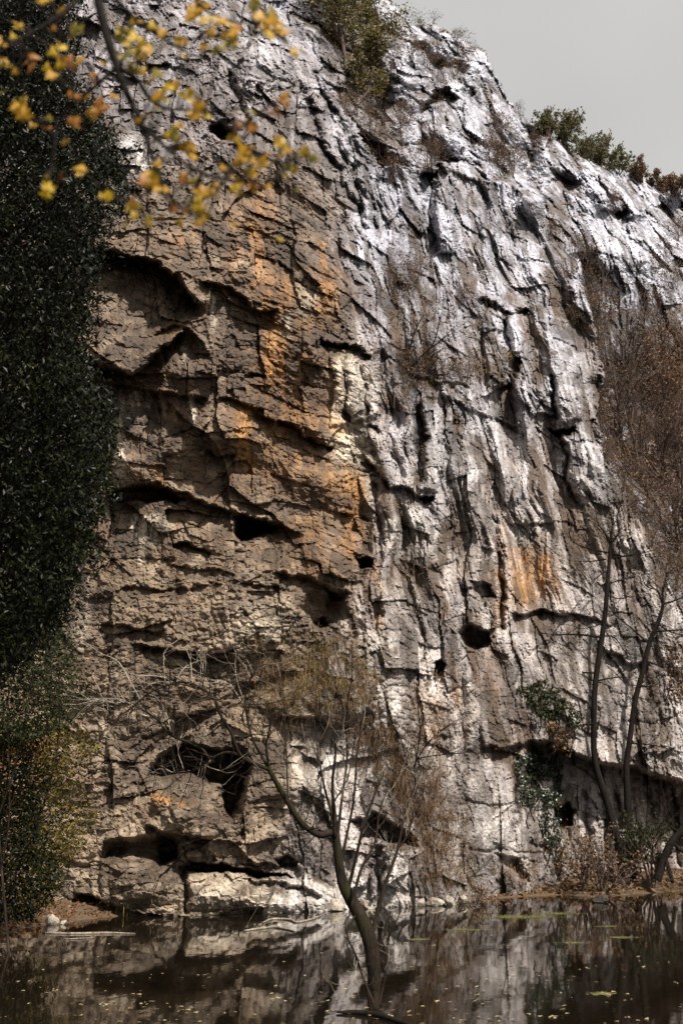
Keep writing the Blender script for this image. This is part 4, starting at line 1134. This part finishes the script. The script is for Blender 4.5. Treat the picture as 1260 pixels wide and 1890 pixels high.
for _k in range(44):
    q_ = _p[_r.randrange(len(_p))]
    d_ = q_[:3] - np.array([0, 0, CAM_H]); dep = d_[1] * CP + d_[2] * SP
    LV.append((630 + FPX * d_[0] / dep + _r.uniform(-22, 22), 945 - FPX * (d_[2] * CP - d_[1] * SP) / dep + _r.uniform(-8, 26), _r.uniform(7, 13), _r.choice((0, 0, 1, 1, 3, 2))))
tw = Tubes()
for i, (u, v, s_, c_) in enumerate(LV):
    rgl = random.Random(i)
    Yl = BY + rgl.uniform(-.1, .15)
    p = W(u, v, Yl)
    j = np.argmin(np.linalg.norm(allc[:, :3] - p, axis=1)); q = allc[j, :3]
    o = bpy.data.objects.new('leaf', MAPLE[c_][rgl.randrange(3)])
    col.objects.link(o); o.parent = root
    o.location = p - np.array(root.location)
    o.scale = [s_ * pxm(Yl) * 1.28] * 3
    o.rotation_euler = (radians(rgl.uniform(55, 125)), radians(rgl.uniform(-40, 40)), radians(rgl.uniform(-35, 35)))
    cc = curve([[*q, .0028], [*((p + q) / 2 + np.array([0, 0, .012])), .0022], [*p, .0015]], 4)
    tw.tube(cc[:, :3], cc[:, 3], 4)
tag(tw.build('twigs', M_TWIG, root), kind='stuff')

# ------------------------------------------------------------------ scrub and trees higher up
M_OLIVE = leaf_material('olive_leaf', (0.05, 0.05, 0.018), (0.17, 0.15, 0.05), (0.10, 0.085, 0.035), .6, .25)
M_GULLY = leaf_material('yellow_olive_leaf', (0.05, 0.045, 0.012), (0.22, 0.17, 0.045), (0.08, 0.06, 0.025), .6, .25)
M_DRYTWIG = bark_material('grey_brown_twigs', (0.05, 0.036, 0.03), (0.14, 0.10, 0.08))
M_BRTWIG = bark_material('reddish_brown_twigs', (0.045, 0.032, 0.026), (0.13, 0.092, 0.072))

M_RUST = leaf_material('rust_fallen_leaf', (0.07, .03, .014), (.24, .115, .045), None, .7, .15)

def leafy(name, label, cat, p, hgt, wid, nl, ls, mat, seed, trunk=True, group=None, wood=M_DRYTWIG):
    """shrub or small tree: forked stem, twigs and separate leaves"""
    rg = np.random.default_rng(seed)
    root = empty(name, p); tag(root, label, cat, group)
    tb = Tubes(); tips = []
    n0 = 1 if trunk else 6
    for k_ in range(n0):
        d = np.array([rg.normal(0, .12 if trunk else .6), rg.normal(0, .12 if trunk else .6), 1.0])
        grow(tb, p - np.array([0, 0, .2]), d, hgt * .72, hgt * .018 + .012, 3 if trunk else 2, rg, (7, 6, 5) if trunk else (6, 5), .12, .16, .75 * wid, .52, 5, tips)
    tb.build('trunk' if trunk else 'stems', wood, root)
    if nl:
        T = np.array(tips)
        C = T[rg.integers(len(T), size=nl)] + rg.normal(0, hgt * .035, (nl, 3))
        leaf_cloud('crown', C, ls, mat, root, 1.9, .1, .4)
    return root

def dup(src, p, rz, sc, label=None, group=None):
    r = src.copy(); col.objects.link(r)
    r.location = p; r.rotation_euler = (0, 0, rz); r.scale = (sc, sc, sc)
    if label: r['label'] = label
    if group: r['group'] = group
    for ch in src.children:
        c = ch.copy(); col.objects.link(c); c.parent = r
    return r

# bushes along the skyline of the right ridge
for i, (u, v, h_, w_, lab) in enumerate([
    (1012, 245, 2.0, 1.0, 'first olive bush on the ridge, right of the notch beside the peak'), (1040, 262, 2.5, 1.1, 'tallest round olive bush on the right ridge'), (1075, 285, 2.3, 1.1, 'dense olive bush on the ridge right of the tallest one'),
    (1108, 300, 2.2, 1.1, 'pale green bush on the ridge above the white boulders'), (1140, 312, 2.2, 1.0, 'low olive bush where the ridge begins to dip'), (1178, 330, 1.9, 1.1, 'brownish bush on the dipping ridge near the right edge'), (1215, 345, 1.8, 1.2, 'wide brown scrub bush on the skyline near the right edge'), (1250, 355, 1.8, 1.1, 'last brown bush on the skyline at the right edge')]):
    p, n = at(u, v + 8)
    leafy('ridge_bush', lab, 'bush', p, h_, w_, 2600, .17, M_OLIVE if i < 5 else M_BROWNLEAF, 200 + i, False, 'bushes along the right ridge')
# trees at the head of the gully
for i, (u, v, h_, lab) in enumerate([(640, 130, 7.0, 'larger yellow olive tree at the head of the gully, nearest the buttress'), (690, 95, 5.2, 'yellow olive tree at the top of the gully, right of the larger one'), (610, 60, 5.0, 'olive tree behind the buttress crest at the top of the photo'), (665, 185, 4.2, 'small yellowish tree low in the gully')]):
    p, n = at(u, v)
    leafy('gully_tree', lab, 'tree', p, h_, 1.0, 4200, .16, M_GULLY, 230 + i, True, 'trees in the gully behind the buttress')

# bare shrubs rooted on ledges
protoS = []
def shrub_proto(i):
    rgs = np.random.default_rng(260 + i)
    root = empty('bare_shrub', (0, 0, 0))
    tb = Tubes(); tips = []
    for k_ in range(9):
        d = np.array([rgs.normal(0, .7), rgs.normal(0, .5) - .3, .9])
        grow(tb, np.array([rgs.normal(0, .12), rgs.normal(0, .1), -.15]), d, .8, .014, 2, rgs, (6, 5), .1, .2, .7, .6, 4, tips)
    tb.build('stems', M_DRYTWIG, root)
    T = np.array(tips); C = T[rgs.integers(len(T), size=500)] + rgs.normal(0, .05, (500, 3))
    leaf_cloud('foliage', C, .075, M_BROWNLEAF, root, 2.4, .2, .4)
    return root
SH = [(790, 56, 1.5, 'dark rounded shrub on the very top of the peak'), (840, 72, .8, 'low scrub along the crest right of the peak top'), (755, 108, 1.6, 'upper dark shrub on the white slab left of the peak'), (780, 120, 1.5, 'second dark shrub on the white slab left of the peak'), (842, 115, 2.0, 'dark shrub in the hollow below the peak crest'), (838, 140, 1.5, 'shrub just under the hollow of the peak'),
      (805, 172, 1.6, 'brown shrub on the arched ledge of the peak'), (790, 200, 1.3, 'scrub at the left end of the arched ledge'), (735, 150, 1.4, 'brown shrub in the groove left of the peak'), (748, 225, 1.5, 'shrub in the slanting crack under the peak'), (735, 250, 1.4, 'lower shrub in the slanting crack under the peak'), (910, 245, 1.6, 'brown shrub high on the right flank of the peak'),
      (915, 300, 2.2, 'big dark shrub in the cleft right of the tall column'), (930, 325, 2.0, 'shrub with a leaning stem in the cleft right of the tall column'), (895, 292, 1.6, 'shrub left in the cleft beside the tall column'), (985, 280, 2.0, 'dark shrub in the notch between peak and ridge'), (955, 210, .8, 'small scrub on the skyline above the notch'), (870, 98, .6, 'tiny scrub on the skyline right of the peak top'),
      (790, 308, 1.8, 'shrub hanging over the dark roof beside the tall column'), (700, 300, 1.6, 'brown shrub at the foot of the gully'), (690, 250, 1.8, 'twiggy shrub in the lower gully'), (645, 215, 1.6, 'twiggy shrub against the buttress edge in the gully'), (715, 335, 1.4, 'shrub below the mouth of the gully'), (1060, 480, 1.6, 'dark shrub in the hollow under the white ridge slab'),
      (1085, 540, 2.2, 'feathery bare shrub beside the edge of the cliff'), (1100, 570, 1.8, 'brown shrub at the foot of the white ridge slab'), (1125, 385, 1.7, 'dark shrub under the stacked white boulders of the ridge'), (1200, 500, 1.7, 'brown shrub on the white slope near the right edge'), (1225, 470, 1.7, 'upper brown shrub on the white slope near the right edge'), (1235, 530, 1.9, 'lower brown shrub on the white slope near the right edge'), (1245, 440, 2.2, 'dark scrub high at the right edge below the skyline'), (1180, 560, 1.8, 'brown shrub between the white slope and the hillside trees'),
      (730, 540, 1.5, 'dark shrub on the broken ledge above the bare ledge tree'), (760, 520, 1.3, 'brown shrub in the patchy ledges of the pale wall'), (845, 560, 1.2, 'brown shrub at the upper end of the diagonal band'), (740, 700, 1.6, 'dark tangled shrub at the foot of the ledge tree'), (800, 690, 1.5, 'brown scrub on the ledge right of the ledge tree'), (850, 705, 1.3, 'rusty scrub at the right end of the ledge'), (1010, 440, 1.3, 'olive scrub in the crease of the upper right wall'), (1030, 520, 1.2, 'ochre scrub in the diagonal crease right of the columns'), (1055, 600, 1.1, 'ochre scrub lower in the diagonal crease right of the columns')]
protos = [shrub_proto(i) for i in range(4)]
for i, (u, v, sc_, lab) in enumerate(SH):
    sc_ *= .8
    p, n = at(u, v)
    p = p + n * .1
    rz = (i * 2.39) % 1.6 - .8
    if i < 4:
        o = protos[i]; o.location = p; o.rotation_euler = (0, 0, rz); o.scale = (sc_,) * 3
        tag(o, lab, 'shrub', 'shrubs rooted on the rock')
    else:
        o = dup(protos[i % 4], p, rz, sc_, lab, 'shrubs rooted on the rock')
        o['category'] = 'shrub'

# scrub crowding the cleft behind the right edge of the cliff
for k_ in range(22):
    f_ = k_ / 21 * (len(ER) - 4); i_ = int(f_); t_ = f_ - i_
    u = ER[i_][0] * (1 - t_) + ER[i_ + 1][0] * t_; v = ER[i_][1] * (1 - t_) + ER[i_ + 1][1] * t_
    a_, _n = at(u - 10, v); b_, _n = at(u + 12, v)
    w_ = (.25, .5, .75)[k_ % 3]
    q = a_ * (1 - w_) + b_ * w_
    if v < 560: continue
    o = dup(protos[k_ % 4], q, k_ * 1.3, 1.1 + .4 * (k_ % 3), 'bare brown shrub in the cleft along the right edge of the cliff', 'shrubs in the cleft beside the cliff edge')

# leafless wood on the far hillside
tp = []
for i in range(4):
    o = leafy('hillside_tree', 'bare brown tree among the others on the far hillside', 'tree', np.array([0, 0, 0.0]), 6.5, .85, 260 if i % 2 else 0, .16, M_BROWNLEAF, 300 + i, True, 'bare trees on the far hillside', M_BRTWIG if i % 2 else M_DRYTWIG)
    tp.append(o)
rust = leafy('hillside_tree', 'small tree still holding rusty leaves on the far hillside', 'tree', np.array([0, 0, 0.0]), 5.5, .9, 650, .14, M_RUST, 309, True, 'rusty trees on the far hillside', M_BRTWIG)
n_rust = 0
rgh = np.random.default_rng(310)
spots = []
while len(spots) < 84:
    u, v = rgh.uniform(1085, 1330), rgh.uniform(560, 1110)
    i_ = int((v - gv[0]) / STEP); j_ = int((u - gu[0]) / STEP)
    if inC[i_, j_] and inC[i_, j_ - 14] and inC[min(i_ + 12, NV - 1), j_ - 6] and YF[i_, j_] > 46.5 and v > 640 + .1 * (1260 - u): spots.append((u, v))
for k_, (u, v) in enumerate(spots):
    p, n = at(u, v)
    s_ = rgh.uniform(.55, 1.05)
    if abs(u - 1228) < 55 and 740 < v < 890 and k_ >= 4 and k_ % 3:
        n_rust += 1
        if n_rust == 1: rust.location = p; rust.scale = (s_,) * 3
        else: dup(rust, p, rgh.uniform(0, 6), s_)
    elif k_ < 4:
        o = tp[k_]; o.location = p; o.scale = (s_,) * 3; o.rotation_euler = (0, 0, rgh.uniform(0, 6))
    else:
        dup(tp[k_ % 4], p, rgh.uniform(0, 6), s_)

# ------------------------------------------------------------------ dry grass, ivy, litter
M_GRASS = leaf_material('dry_tawny_grass', (0.09, 0.055, 0.022), (0.30, 0.19, 0.075), (0.13, 0.07, 0.03), .7, .2)
M_GREENG = leaf_material('green_yellow_herb', (0.06, 0.055, 0.012), (0.22, 0.18, 0.03), None, .6, .3)
M_IVY = leaf_material('dark_ivy_leaf', (0.010, 0.014, 0.008), (0.035, 0.042, 0.018), None, .35, .1, .5)
def sample_poly(poly, n, rg):
    p = np.array(poly, float); out = []
    while len(out) < n:
        u = rg.uniform(p[:, 0].min(), p[:, 0].max(), n); v = rg.uniform(p[:, 1].min(), p[:, 1].max(), n)
        k = in_poly(poly, u, v)
        out.extend(zip(u[k], v[k]))
    return np.array(out[:n])
def blades(name, polys, label, mat, length, seed, hang=.8):
    rg = np.random.default_rng(seed)
    Vs, Fs, nn = [], [], 0
    for poly, n in polys:
        uv = sample_poly(poly, n // 7 + 1, rg)
        uv = uv + rg.normal(0, 20, uv.shape)
        kp = fbm(uv[:, 0] / 26, uv[:, 1] / 20, seed, 3) + .25 * rg.normal(size=len(uv)) > -.05
        for u, v in uv[kp]:
            p0, nrm = at(u, v)
            big = rg.uniform(.5, 1.5)
            for _ in range(7):
                p = p0 + rg.normal(0, .07, 3)
                L_ = length * rg.uniform(.4, 1.2) * big
                d = unit(nrm * .6 + np.array([0, 0, .7]) + .45 * rg.normal(size=3))
                w = unit(np.cross(d, rg.normal(size=3))) * .0048 * (1 + L_)
                a = p; b = p + d * L_ * .45
                c = b + unit(d * (1 - hang) + np.array([0, -.15, -hang])) * L_ * .55
                Vs += [a - w, a + w, b + w * .8, b - w * .8, c]
                Fs += [(nn, nn + 1, nn + 2, nn + 3), (nn + 3, nn + 2, nn + 4, nn + 4)]
                nn += 5
    F = []
    me = bpy.data.meshes.new(name)
    me.from_pydata([tuple(q) for q in Vs], [], [f if f[2] != f[3] else f[:3] for f in Fs])
    me.materials.append(mat)
    o = bpy.data.objects.new(name, me); col.objects.link(o)
    return tag(o, label, 'grass', kind='stuff')
blades('dry_grass', [([(480, 1195), (520, 1205), (600, 1185), (650, 1200), (690, 1250), (700, 1320), (650, 1345), (600, 1320), (540, 1330), (480, 1300), (465, 1240)], 12000)], 'tawny dry grass hanging from the shelf above the pond tree', M_GRASS, .34, 401)
blades('dry_grass', [([(640, 1330), (700, 1330), (760, 1380), (800, 1440), (840, 1520), (860, 1640), (800, 1640), (770, 1540), (720, 1460), (660, 1390)], 15000)], 'rusty brown grass streaming down the rock right of the pond tree', M_BROWNLEAF, .36, 402)
blades('dry_grass', [([(700, 1040), (760, 1050), (790, 1085), (740, 1080)], 420), ([(900, 1380), (925, 1380), (920, 1440), (905, 1430)], 260), ([(915, 1575), (975, 1590), (985, 1630), (940, 1620)], 400), ([(760, 1260), (830, 1280), (810, 1360), (770, 1340)], 900)], 'small tufts of dry grass in cracks of the pale wall', M_GRASS, .35, 403)
blades('dry_grass', [([(700, 690), (860, 700), (890, 725), (720, 720)], 900), ([(860, 560), (880, 560), (960, 720), (930, 730)], 500), ([(1030, 470), (1060, 540), (1085, 640), (1060, 600)], 500), ([(690, 520), (840, 540), (820, 600), (700, 590)], 700)], 'brown grass along the high ledges of the pale wall', M_GRASS, .6, 404)
blades('green_herbs', [([(490, 1200), (660, 1210), (700, 1300), (500, 1310)], 3200), ([(810, 1560), (850, 1600), (900, 1650), (840, 1640)], 900), ([(690, 1340), (760, 1370), (800, 1450), (740, 1440)], 700), ([(140, 1670), (240, 1680), (230, 1700), (140, 1690)], 300)], 'yellow green herbs among the dry grass above the water', M_GREENG, .22, 405)

def ivy(poly, n, label, mat, size, seed):
    rg = np.random.default_rng(seed)
    uv = sample_poly(poly, n, rg)
    c0 = np.mean(np.array(poly), 0)
    p0, _ = at(*c0)
    root = empty('ivy_plant', p0); tag(root, label, 'ivy')
    C = []
    for u, v in uv:
        if fbm(np.array([u / 18]), np.array([v / 18]), seed, 2)[0] < -.25: continue
        p, n_ = at(u, v); C.append(p + n_ * abs(rg.normal(.10, .10)))
    leaf_cloud('leaves', np.array(C), size, mat, root, 1.3, .6, .35, (0, -1, .4))
    tb = Tubes()
    for k_ in range(10):
        i = rg.integers(len(uv)); u, v = uv[i]
        pts = [at(u + 6 * math.sin(t * 3 + k_) , v + 40 * t)[0] + np.array([0, -.05, 0]) for t in np.linspace(1, -1, 7)]
        tb.tube(pts, np.linspace(.02, .006, 7), 4)
    tb.build('stems', M_BARK, root)
ivy([(945, 1400), (985, 1385), (1035, 1420), (1030, 1495), (985, 1495), (950, 1480)], 3200, 'dark ivy draping the rock corner beside the black hole', M_IVY, .10, 501)
ivy([(985, 1500), (1025, 1500), (1035, 1570), (1040, 1620), (1010, 1570)], 900, 'trailing end of ivy below the dark ivy mass', M_IVY, .09, 502)
ivy([(950, 1275), (1000, 1255), (1040, 1290), (1070, 1330), (1060, 1345), (1000, 1330)], 1300, 'brown and green creeper patch left of the slim trees', M_BUSH, .11, 503)
ivy([(1000, 1330), (1040, 1345), (1060, 1385), (1020, 1380)], 500, 'withered creeper above the long dark overhang', M_BROWNLEAF, .10, 504)
ivy([(1220, 1190), (1290, 1200), (1290, 1330), (1230, 1290)], 900, 'brown creeper on the wall at the right edge', M_BROWNLEAF, .12, 505)

# undergrowth on the right bank and the left slope
rgu = np.random.default_rng(520)
def bank_pts(n, ulo, uhi, vlo, vhi, zf, hmax, rg):
    out = []
    while len(out) < n:
        u, v = rg.uniform(ulo, uhi), rg.uniform(vlo, vhi)
        g = ground(u, v, 0.2)
        z = float(zf(np.array([g[0]]), np.array([g[1]]))[0])
        if z > .03: out.append([g[0], g[1], z + rg.uniform(0, hmax)])
    return np.array(out)
C = bank_pts(2600, 870, 1300, 1622, 1662, bank_right, .05, rgu)
tag(leaf_cloud('leaf_litter', C, .16, M_BROWNLEAF, None, 1.7, 0, .4, (0, 0, 1)), 'orange brown fallen leaves covering the right bank', 'leaves', kind='stuff')
C = bank_pts(2000, -60, 300, 1660, 1735, bank_left, .04, rgu)
tag(leaf_cloud('leaf_litter', C, .10, M_RUST, None, 1.7, 0, .4, (0, 0, 1)), 'rusty fallen leaves covering the left bank', 'leaves', kind='stuff')
def small_bush(name, label, u, v, zf, h_, nl, ls, mat, seed):
    g = ground(u, v, .2); p = np.array([g[0], g[1], float(zf(np.array([g[0]]), np.array([g[1]]))[0])])
    leafy(name, label, 'bush', p, h_, 1.1, nl, ls, mat, seed, False)
small_bush('bush', 'dull green bush at the foot of the slim trees on the right bank', 1205, 1634, bank_right, 2.6, 1500, .12, M_BUSH, 531)
small_bush('bush', 'twiggy brown bush left of the slim trees under the black hole', 1075, 1640, bank_right, 2.2, 700, .11, M_BROWNLEAF, 532)
small_bush('bush', 'bare brown bush between the black hole and the slim trees', 1110, 1640, bank_right, 2.0, 400, .11, M_BROWNLEAF, 533)
small_bush('bush', 'rusty bush where the grass streak meets the right bank', 875, 1655, bank_right, 1.2, 700, .09, M_BROWNLEAF, 534)

# ------------------------------------------------------------------ rocks, driftwood, floating things
def boulder_material():
    m, nt, b = new_mat('pale_boulder', .7)
    iso = mapping(nt, (1, 1, 1))
    c = mixc(nt, ramp(nt, noise(nt, 5, 5, .7, iso), .35, .65), (.20, .165, .125), (.48, .42, .34))
    c = mixc(nt, ramp(nt, noise(nt, 14, 4, .7, iso), .58, .68), c, (.07, .055, .04))
    nt.links.new(c, b.inputs['Base Color'])
    bp = nt.nodes.new('ShaderNodeBump'); bp.inputs['Distance'].default_value = .04
    nt.links.new(noise(nt, 18, 5, .7, iso), bp.inputs['Height']); nt.links.new(bp.outputs[0], b.inputs['Normal'])
    return m
M_BOULDER = boulder_material()
M_DARKROCK = bark_material('dark_wet_rock', (.02, .016, .014), (.06, .05, .042))
def boulder(name, label, c, s, seed, mat=M_BOULDER):
    nu_, nv_ = 22, 14
    th = np.linspace(0, 2 * pi, nu_, endpoint=False); ph = np.linspace(0.02, pi - .02, nv_)
    T, Q = np.meshgrid(th, ph)
    x, y, z = np.sin(Q) * np.cos(T), np.sin(Q) * np.sin(T), np.cos(Q)
    rg = np.random.default_rng(seed)
    r = np.ones_like(x)
    for _ in range(16):                                   # planes shave it angular
        n_ = unit(rg.normal(size=3)); k = rg.uniform(.5, .88)
        d = x * n_[0] + y * n_[1] + z * n_[2]
        r = np.minimum(r, np.where(d > .05, k / np.maximum(d, .05), 9))
    r = r * (1 + .05 * perlin(T * 3, Q * 4, seed))
    Vv = np.stack([x * r * s[0], y * r * s[1], z * r * s[2]], -1).reshape(-1, 3)
    idx = np.arange(nu_ * nv_).reshape(nv_, nu_)
    F = np.stack([idx[:-1], idx[1:], np.roll(idx[1:], -1, 1), np.roll(idx[:-1], -1, 1)], -1).reshape(-1, 4)
    o = np_mesh(name, Vv, F, mat); o.location = c
    return tag(o, label, 'rock')
BL = [(95, 1700, 15, 10, 'single white rock on the leaf strewn left bank', 0), (118, 1703, 7, 5, 'small pale stone just right of the white rock', 0), (1110, 1661, 17, 8, 'dark wet rock in the water off the right bank', 1),
      (612, 1674, 20, 12, 'broad pale rock at the waterline just left of the pond trunk', 0), (578, 1677, 16, 9, 'pale rock left of the broad one by the pond trunk', 0), (715, 1668, 15, 10, 'first pale rock right of the leaning pond shoot', 0), (745, 1667, 17, 9, 'second pale rock right of the leaning pond shoot', 0), (775, 1667, 12, 8, 'smaller pale rock in the middle of the waterline row', 0),
      (803, 1666, 17, 9, 'flat pale rock near the right end of the waterline row', 0), (830, 1665, 12, 9, 'rounded pale rock next to the end of the waterline row', 0), (853, 1663, 11, 8, 'last pale rock of the row beside the dark stick', 0), (683, 1671, 14, 10, 'pale rock seen behind the pond trunk at the waterline', 0),
      (990, 1625, 15, 11, 'white block lying on the right bank under the cliff', 0), (1018, 1629, 14, 8, 'flatter white block right of the other white block', 0), (1150, 1640, 12, 6, 'pale stone on the right bank near the slim trees', 0), (905, 1634, 10, 6, 'small white stone at the foot of the pale slab', 0), (735, 1640, 14, 12, 'whitish rock against the cliff foot above the row', 0)]
for i, (u, v, a, b, lab, dk_) in enumerate(BL):
    g = ground(u, v + b * .6)
    k = pxm(g[1])
    zz = 0.0
    if u < 200: zz = float(bank_left(np.array([g[0]]), np.array([g[1]]))[0])
    if u > 870: zz = float(bank_right(np.array([g[0]]), np.array([g[1]]))[0])
    boulder('rock', lab, (g[0], g[1], max(zz, 0) + b * k * .55), (a * k, a * k * .8, b * k * 1.25), 600 + i, M_DARKROCK if dk_ else M_BOULDER)

def driftwood(name, label, pts, mat, z=0.012, k=6, cat='driftwood', lift=None):
    tb = Tubes(); q = []
    for i, (u, v, r) in enumerate(pts):
        g = ground(u, v, z); g[2] += (lift[i] if lift else 0)
        q.append([*g, r * pxm(g[1]) * .55])
    c = curve(q, 5); tb.tube(c[:, :3], np.maximum(c[:, 3], .004), k)
    o = tb.build(name, mat)
    return tag(o, label, cat)
driftwood('log', 'long pale log floating by the left bank', [(85, 1722, 2), (150, 1723, 4), (195, 1722, 4), (250, 1723, 1.5)], M_DRIFT)
driftwood('stick', 'short stick floating just in front of the pale log', [(120, 1733, 1), (150, 1732, 2), (175, 1731, 1)], M_DRIFT)
driftwood('driftwood', 'upper pale crooked driftwood branch off the cliff shelf', [(485, 1703, 2), (510, 1696, 4), (530, 1697, 4), (548, 1702, 3.5), (570, 1698, 3), (592, 1690, 1.5)], M_DRIFT, .015)
driftwood('driftwood', 'lower pale driftwood branch nearer the viewer', [(450, 1718, 2.5), (480, 1714, 3.5), (505, 1711, 4), (525, 1714, 3.5), (545, 1719, 1.5)], M_DRIFT, .015)
driftwood('stick', 'thin dark stick poking up left of the driftwood', [(453, 1712, 1.5), (465, 1700, 1.6), (476, 1690, 1.2)], M_TWIG, .05, lift=[0, .1, .22])
driftwood('log', 'dark sunken log at the bottom edge under the pond tree', [(620, 1868, 3), (650, 1868, 7), (690, 1872, 9), (725, 1882, 8), (770, 1897, 5)], M_BARK, .02)
driftwood('stick', 'forked twig standing out of the water right of the pond tree', [(924, 1838, 1.4), (932, 1825, 1.3), (937, 1810, .9)], M_TWIG, 0, lift=[-.05, .1, .25])
driftwood('stick', 'short dark stick at the right end of the waterline rocks', [(838, 1652, 2), (848, 1662, 2.2), (858, 1672, 2)], M_TWIG, .1, lift=[.35, .1, -.1])

# floating leaves, each one its own
M_FLOAT = leaf_material('floating_leaf', (.20, .145, .065), (.42, .345, .19), None, .5, .1)
def float_mesh(seed):
    me = maple_mesh('floating_leaf', M_FLOAT, seed); return me
FM = [float_mesh(700 + i) for i in range(4)]
rgf = np.random.default_rng(710)
FP = [(35, 1812), (55, 1811), (45, 1829), (75, 1823), (105, 1828), (15, 1841), (180, 1815), (205, 1811), (230, 1815), (190, 1851), (210, 1849), (150, 1849), (140, 1875), (150, 1874), (290, 1863), (335, 1858), (300, 1797), (366, 1800), (375, 1820), (260, 1836), (245, 1835), (305, 1884), (368, 1886), (120, 1775), (150, 1790), (63, 1763), (627, 1773), (575, 1840), (565, 1850), (590, 1857), (575, 1875), (615, 1866), (470, 1873), (405, 1833), (1070, 1790), (1085, 1788), (1080, 1813), (1100, 1813), (1035, 1833), (1055, 1842), (1050, 1810), (1125, 1774), (990, 1792), (1120, 1835), (1130, 1832), (930, 1869), (975, 1872), (1020, 1876), (890, 1735), (905, 1727), (1200, 1690), (1190, 1700), (1165, 1785), (720, 1850), (830, 1850), (600, 1740), (800, 1745)]
while len(FP) < 250:
    u, v = rgf.uniform(-10, 1270), 1890 - abs(rgf.normal(0, 75))
    if v > 1740 and (fbm(np.array([u / 90]), np.array([v / 30]), 9, 2)[0] > -.1): FP.append((u, v))
for i, (u, v) in enumerate(FP):
    g = ground(u, v, .006)
    o = bpy.data.objects.new('floating_leaf', FM[i % 4]); col.objects.link(o)
    o.location = (g[0], g[1], .014)
    s_ = rgf.uniform(.025, .055)
    o.scale = (s_, s_ * rgf.uniform(.6, 1), s_ * .5)
    o.rotation_euler = (rgf.normal(0, .12), rgf.normal(0, .12), rgf.uniform(0, 6.28))
    tag(o, 'small pale yellow leaf floating on the dark pond', 'leaf', 'leaves floating on the pond')

# duckweed films
M_WEED = leaf_material('duckweed', (.08, .08, .02), (.16, .15, .045), None, .6, .1)
C = []
rgw = np.random.default_rng(720)
for u, v, a, b, n in [(960, 1692, 70, 3.5, 1500), (1030, 1686, 40, 2.5, 500), (860, 1716, 45, 2, 350), (770, 1734, 20, 2, 200), (1150, 1730, 25, 2, 200), (1120, 1710, 25, 1.5, 120), (1060, 1740, 30, 2, 120), (1110, 1834, 25, 3, 160)]:
    for _ in range(n):
        g = ground(u + rgw.normal(0, a * .5), v + rgw.normal(0, b * .5), .004); C.append(g)
w_ = leaf_cloud('duckweed', np.array(C), .05, M_WEED, None, 1.2, 0, .4, (0, 0, 4))
me = w_.data
co = np.zeros(len(me.vertices) * 3, np.float32); me.vertices.foreach_get('co', co)
co = co.reshape(-1, 3); co[:, 2] = .004 + .002 * rgw.uniform(size=len(co)); me.vertices.foreach_set('co', co.ravel())
tag(w_, 'thin yellow green duckweed film on the pond near the right bank', 'duckweed', kind='stuff')
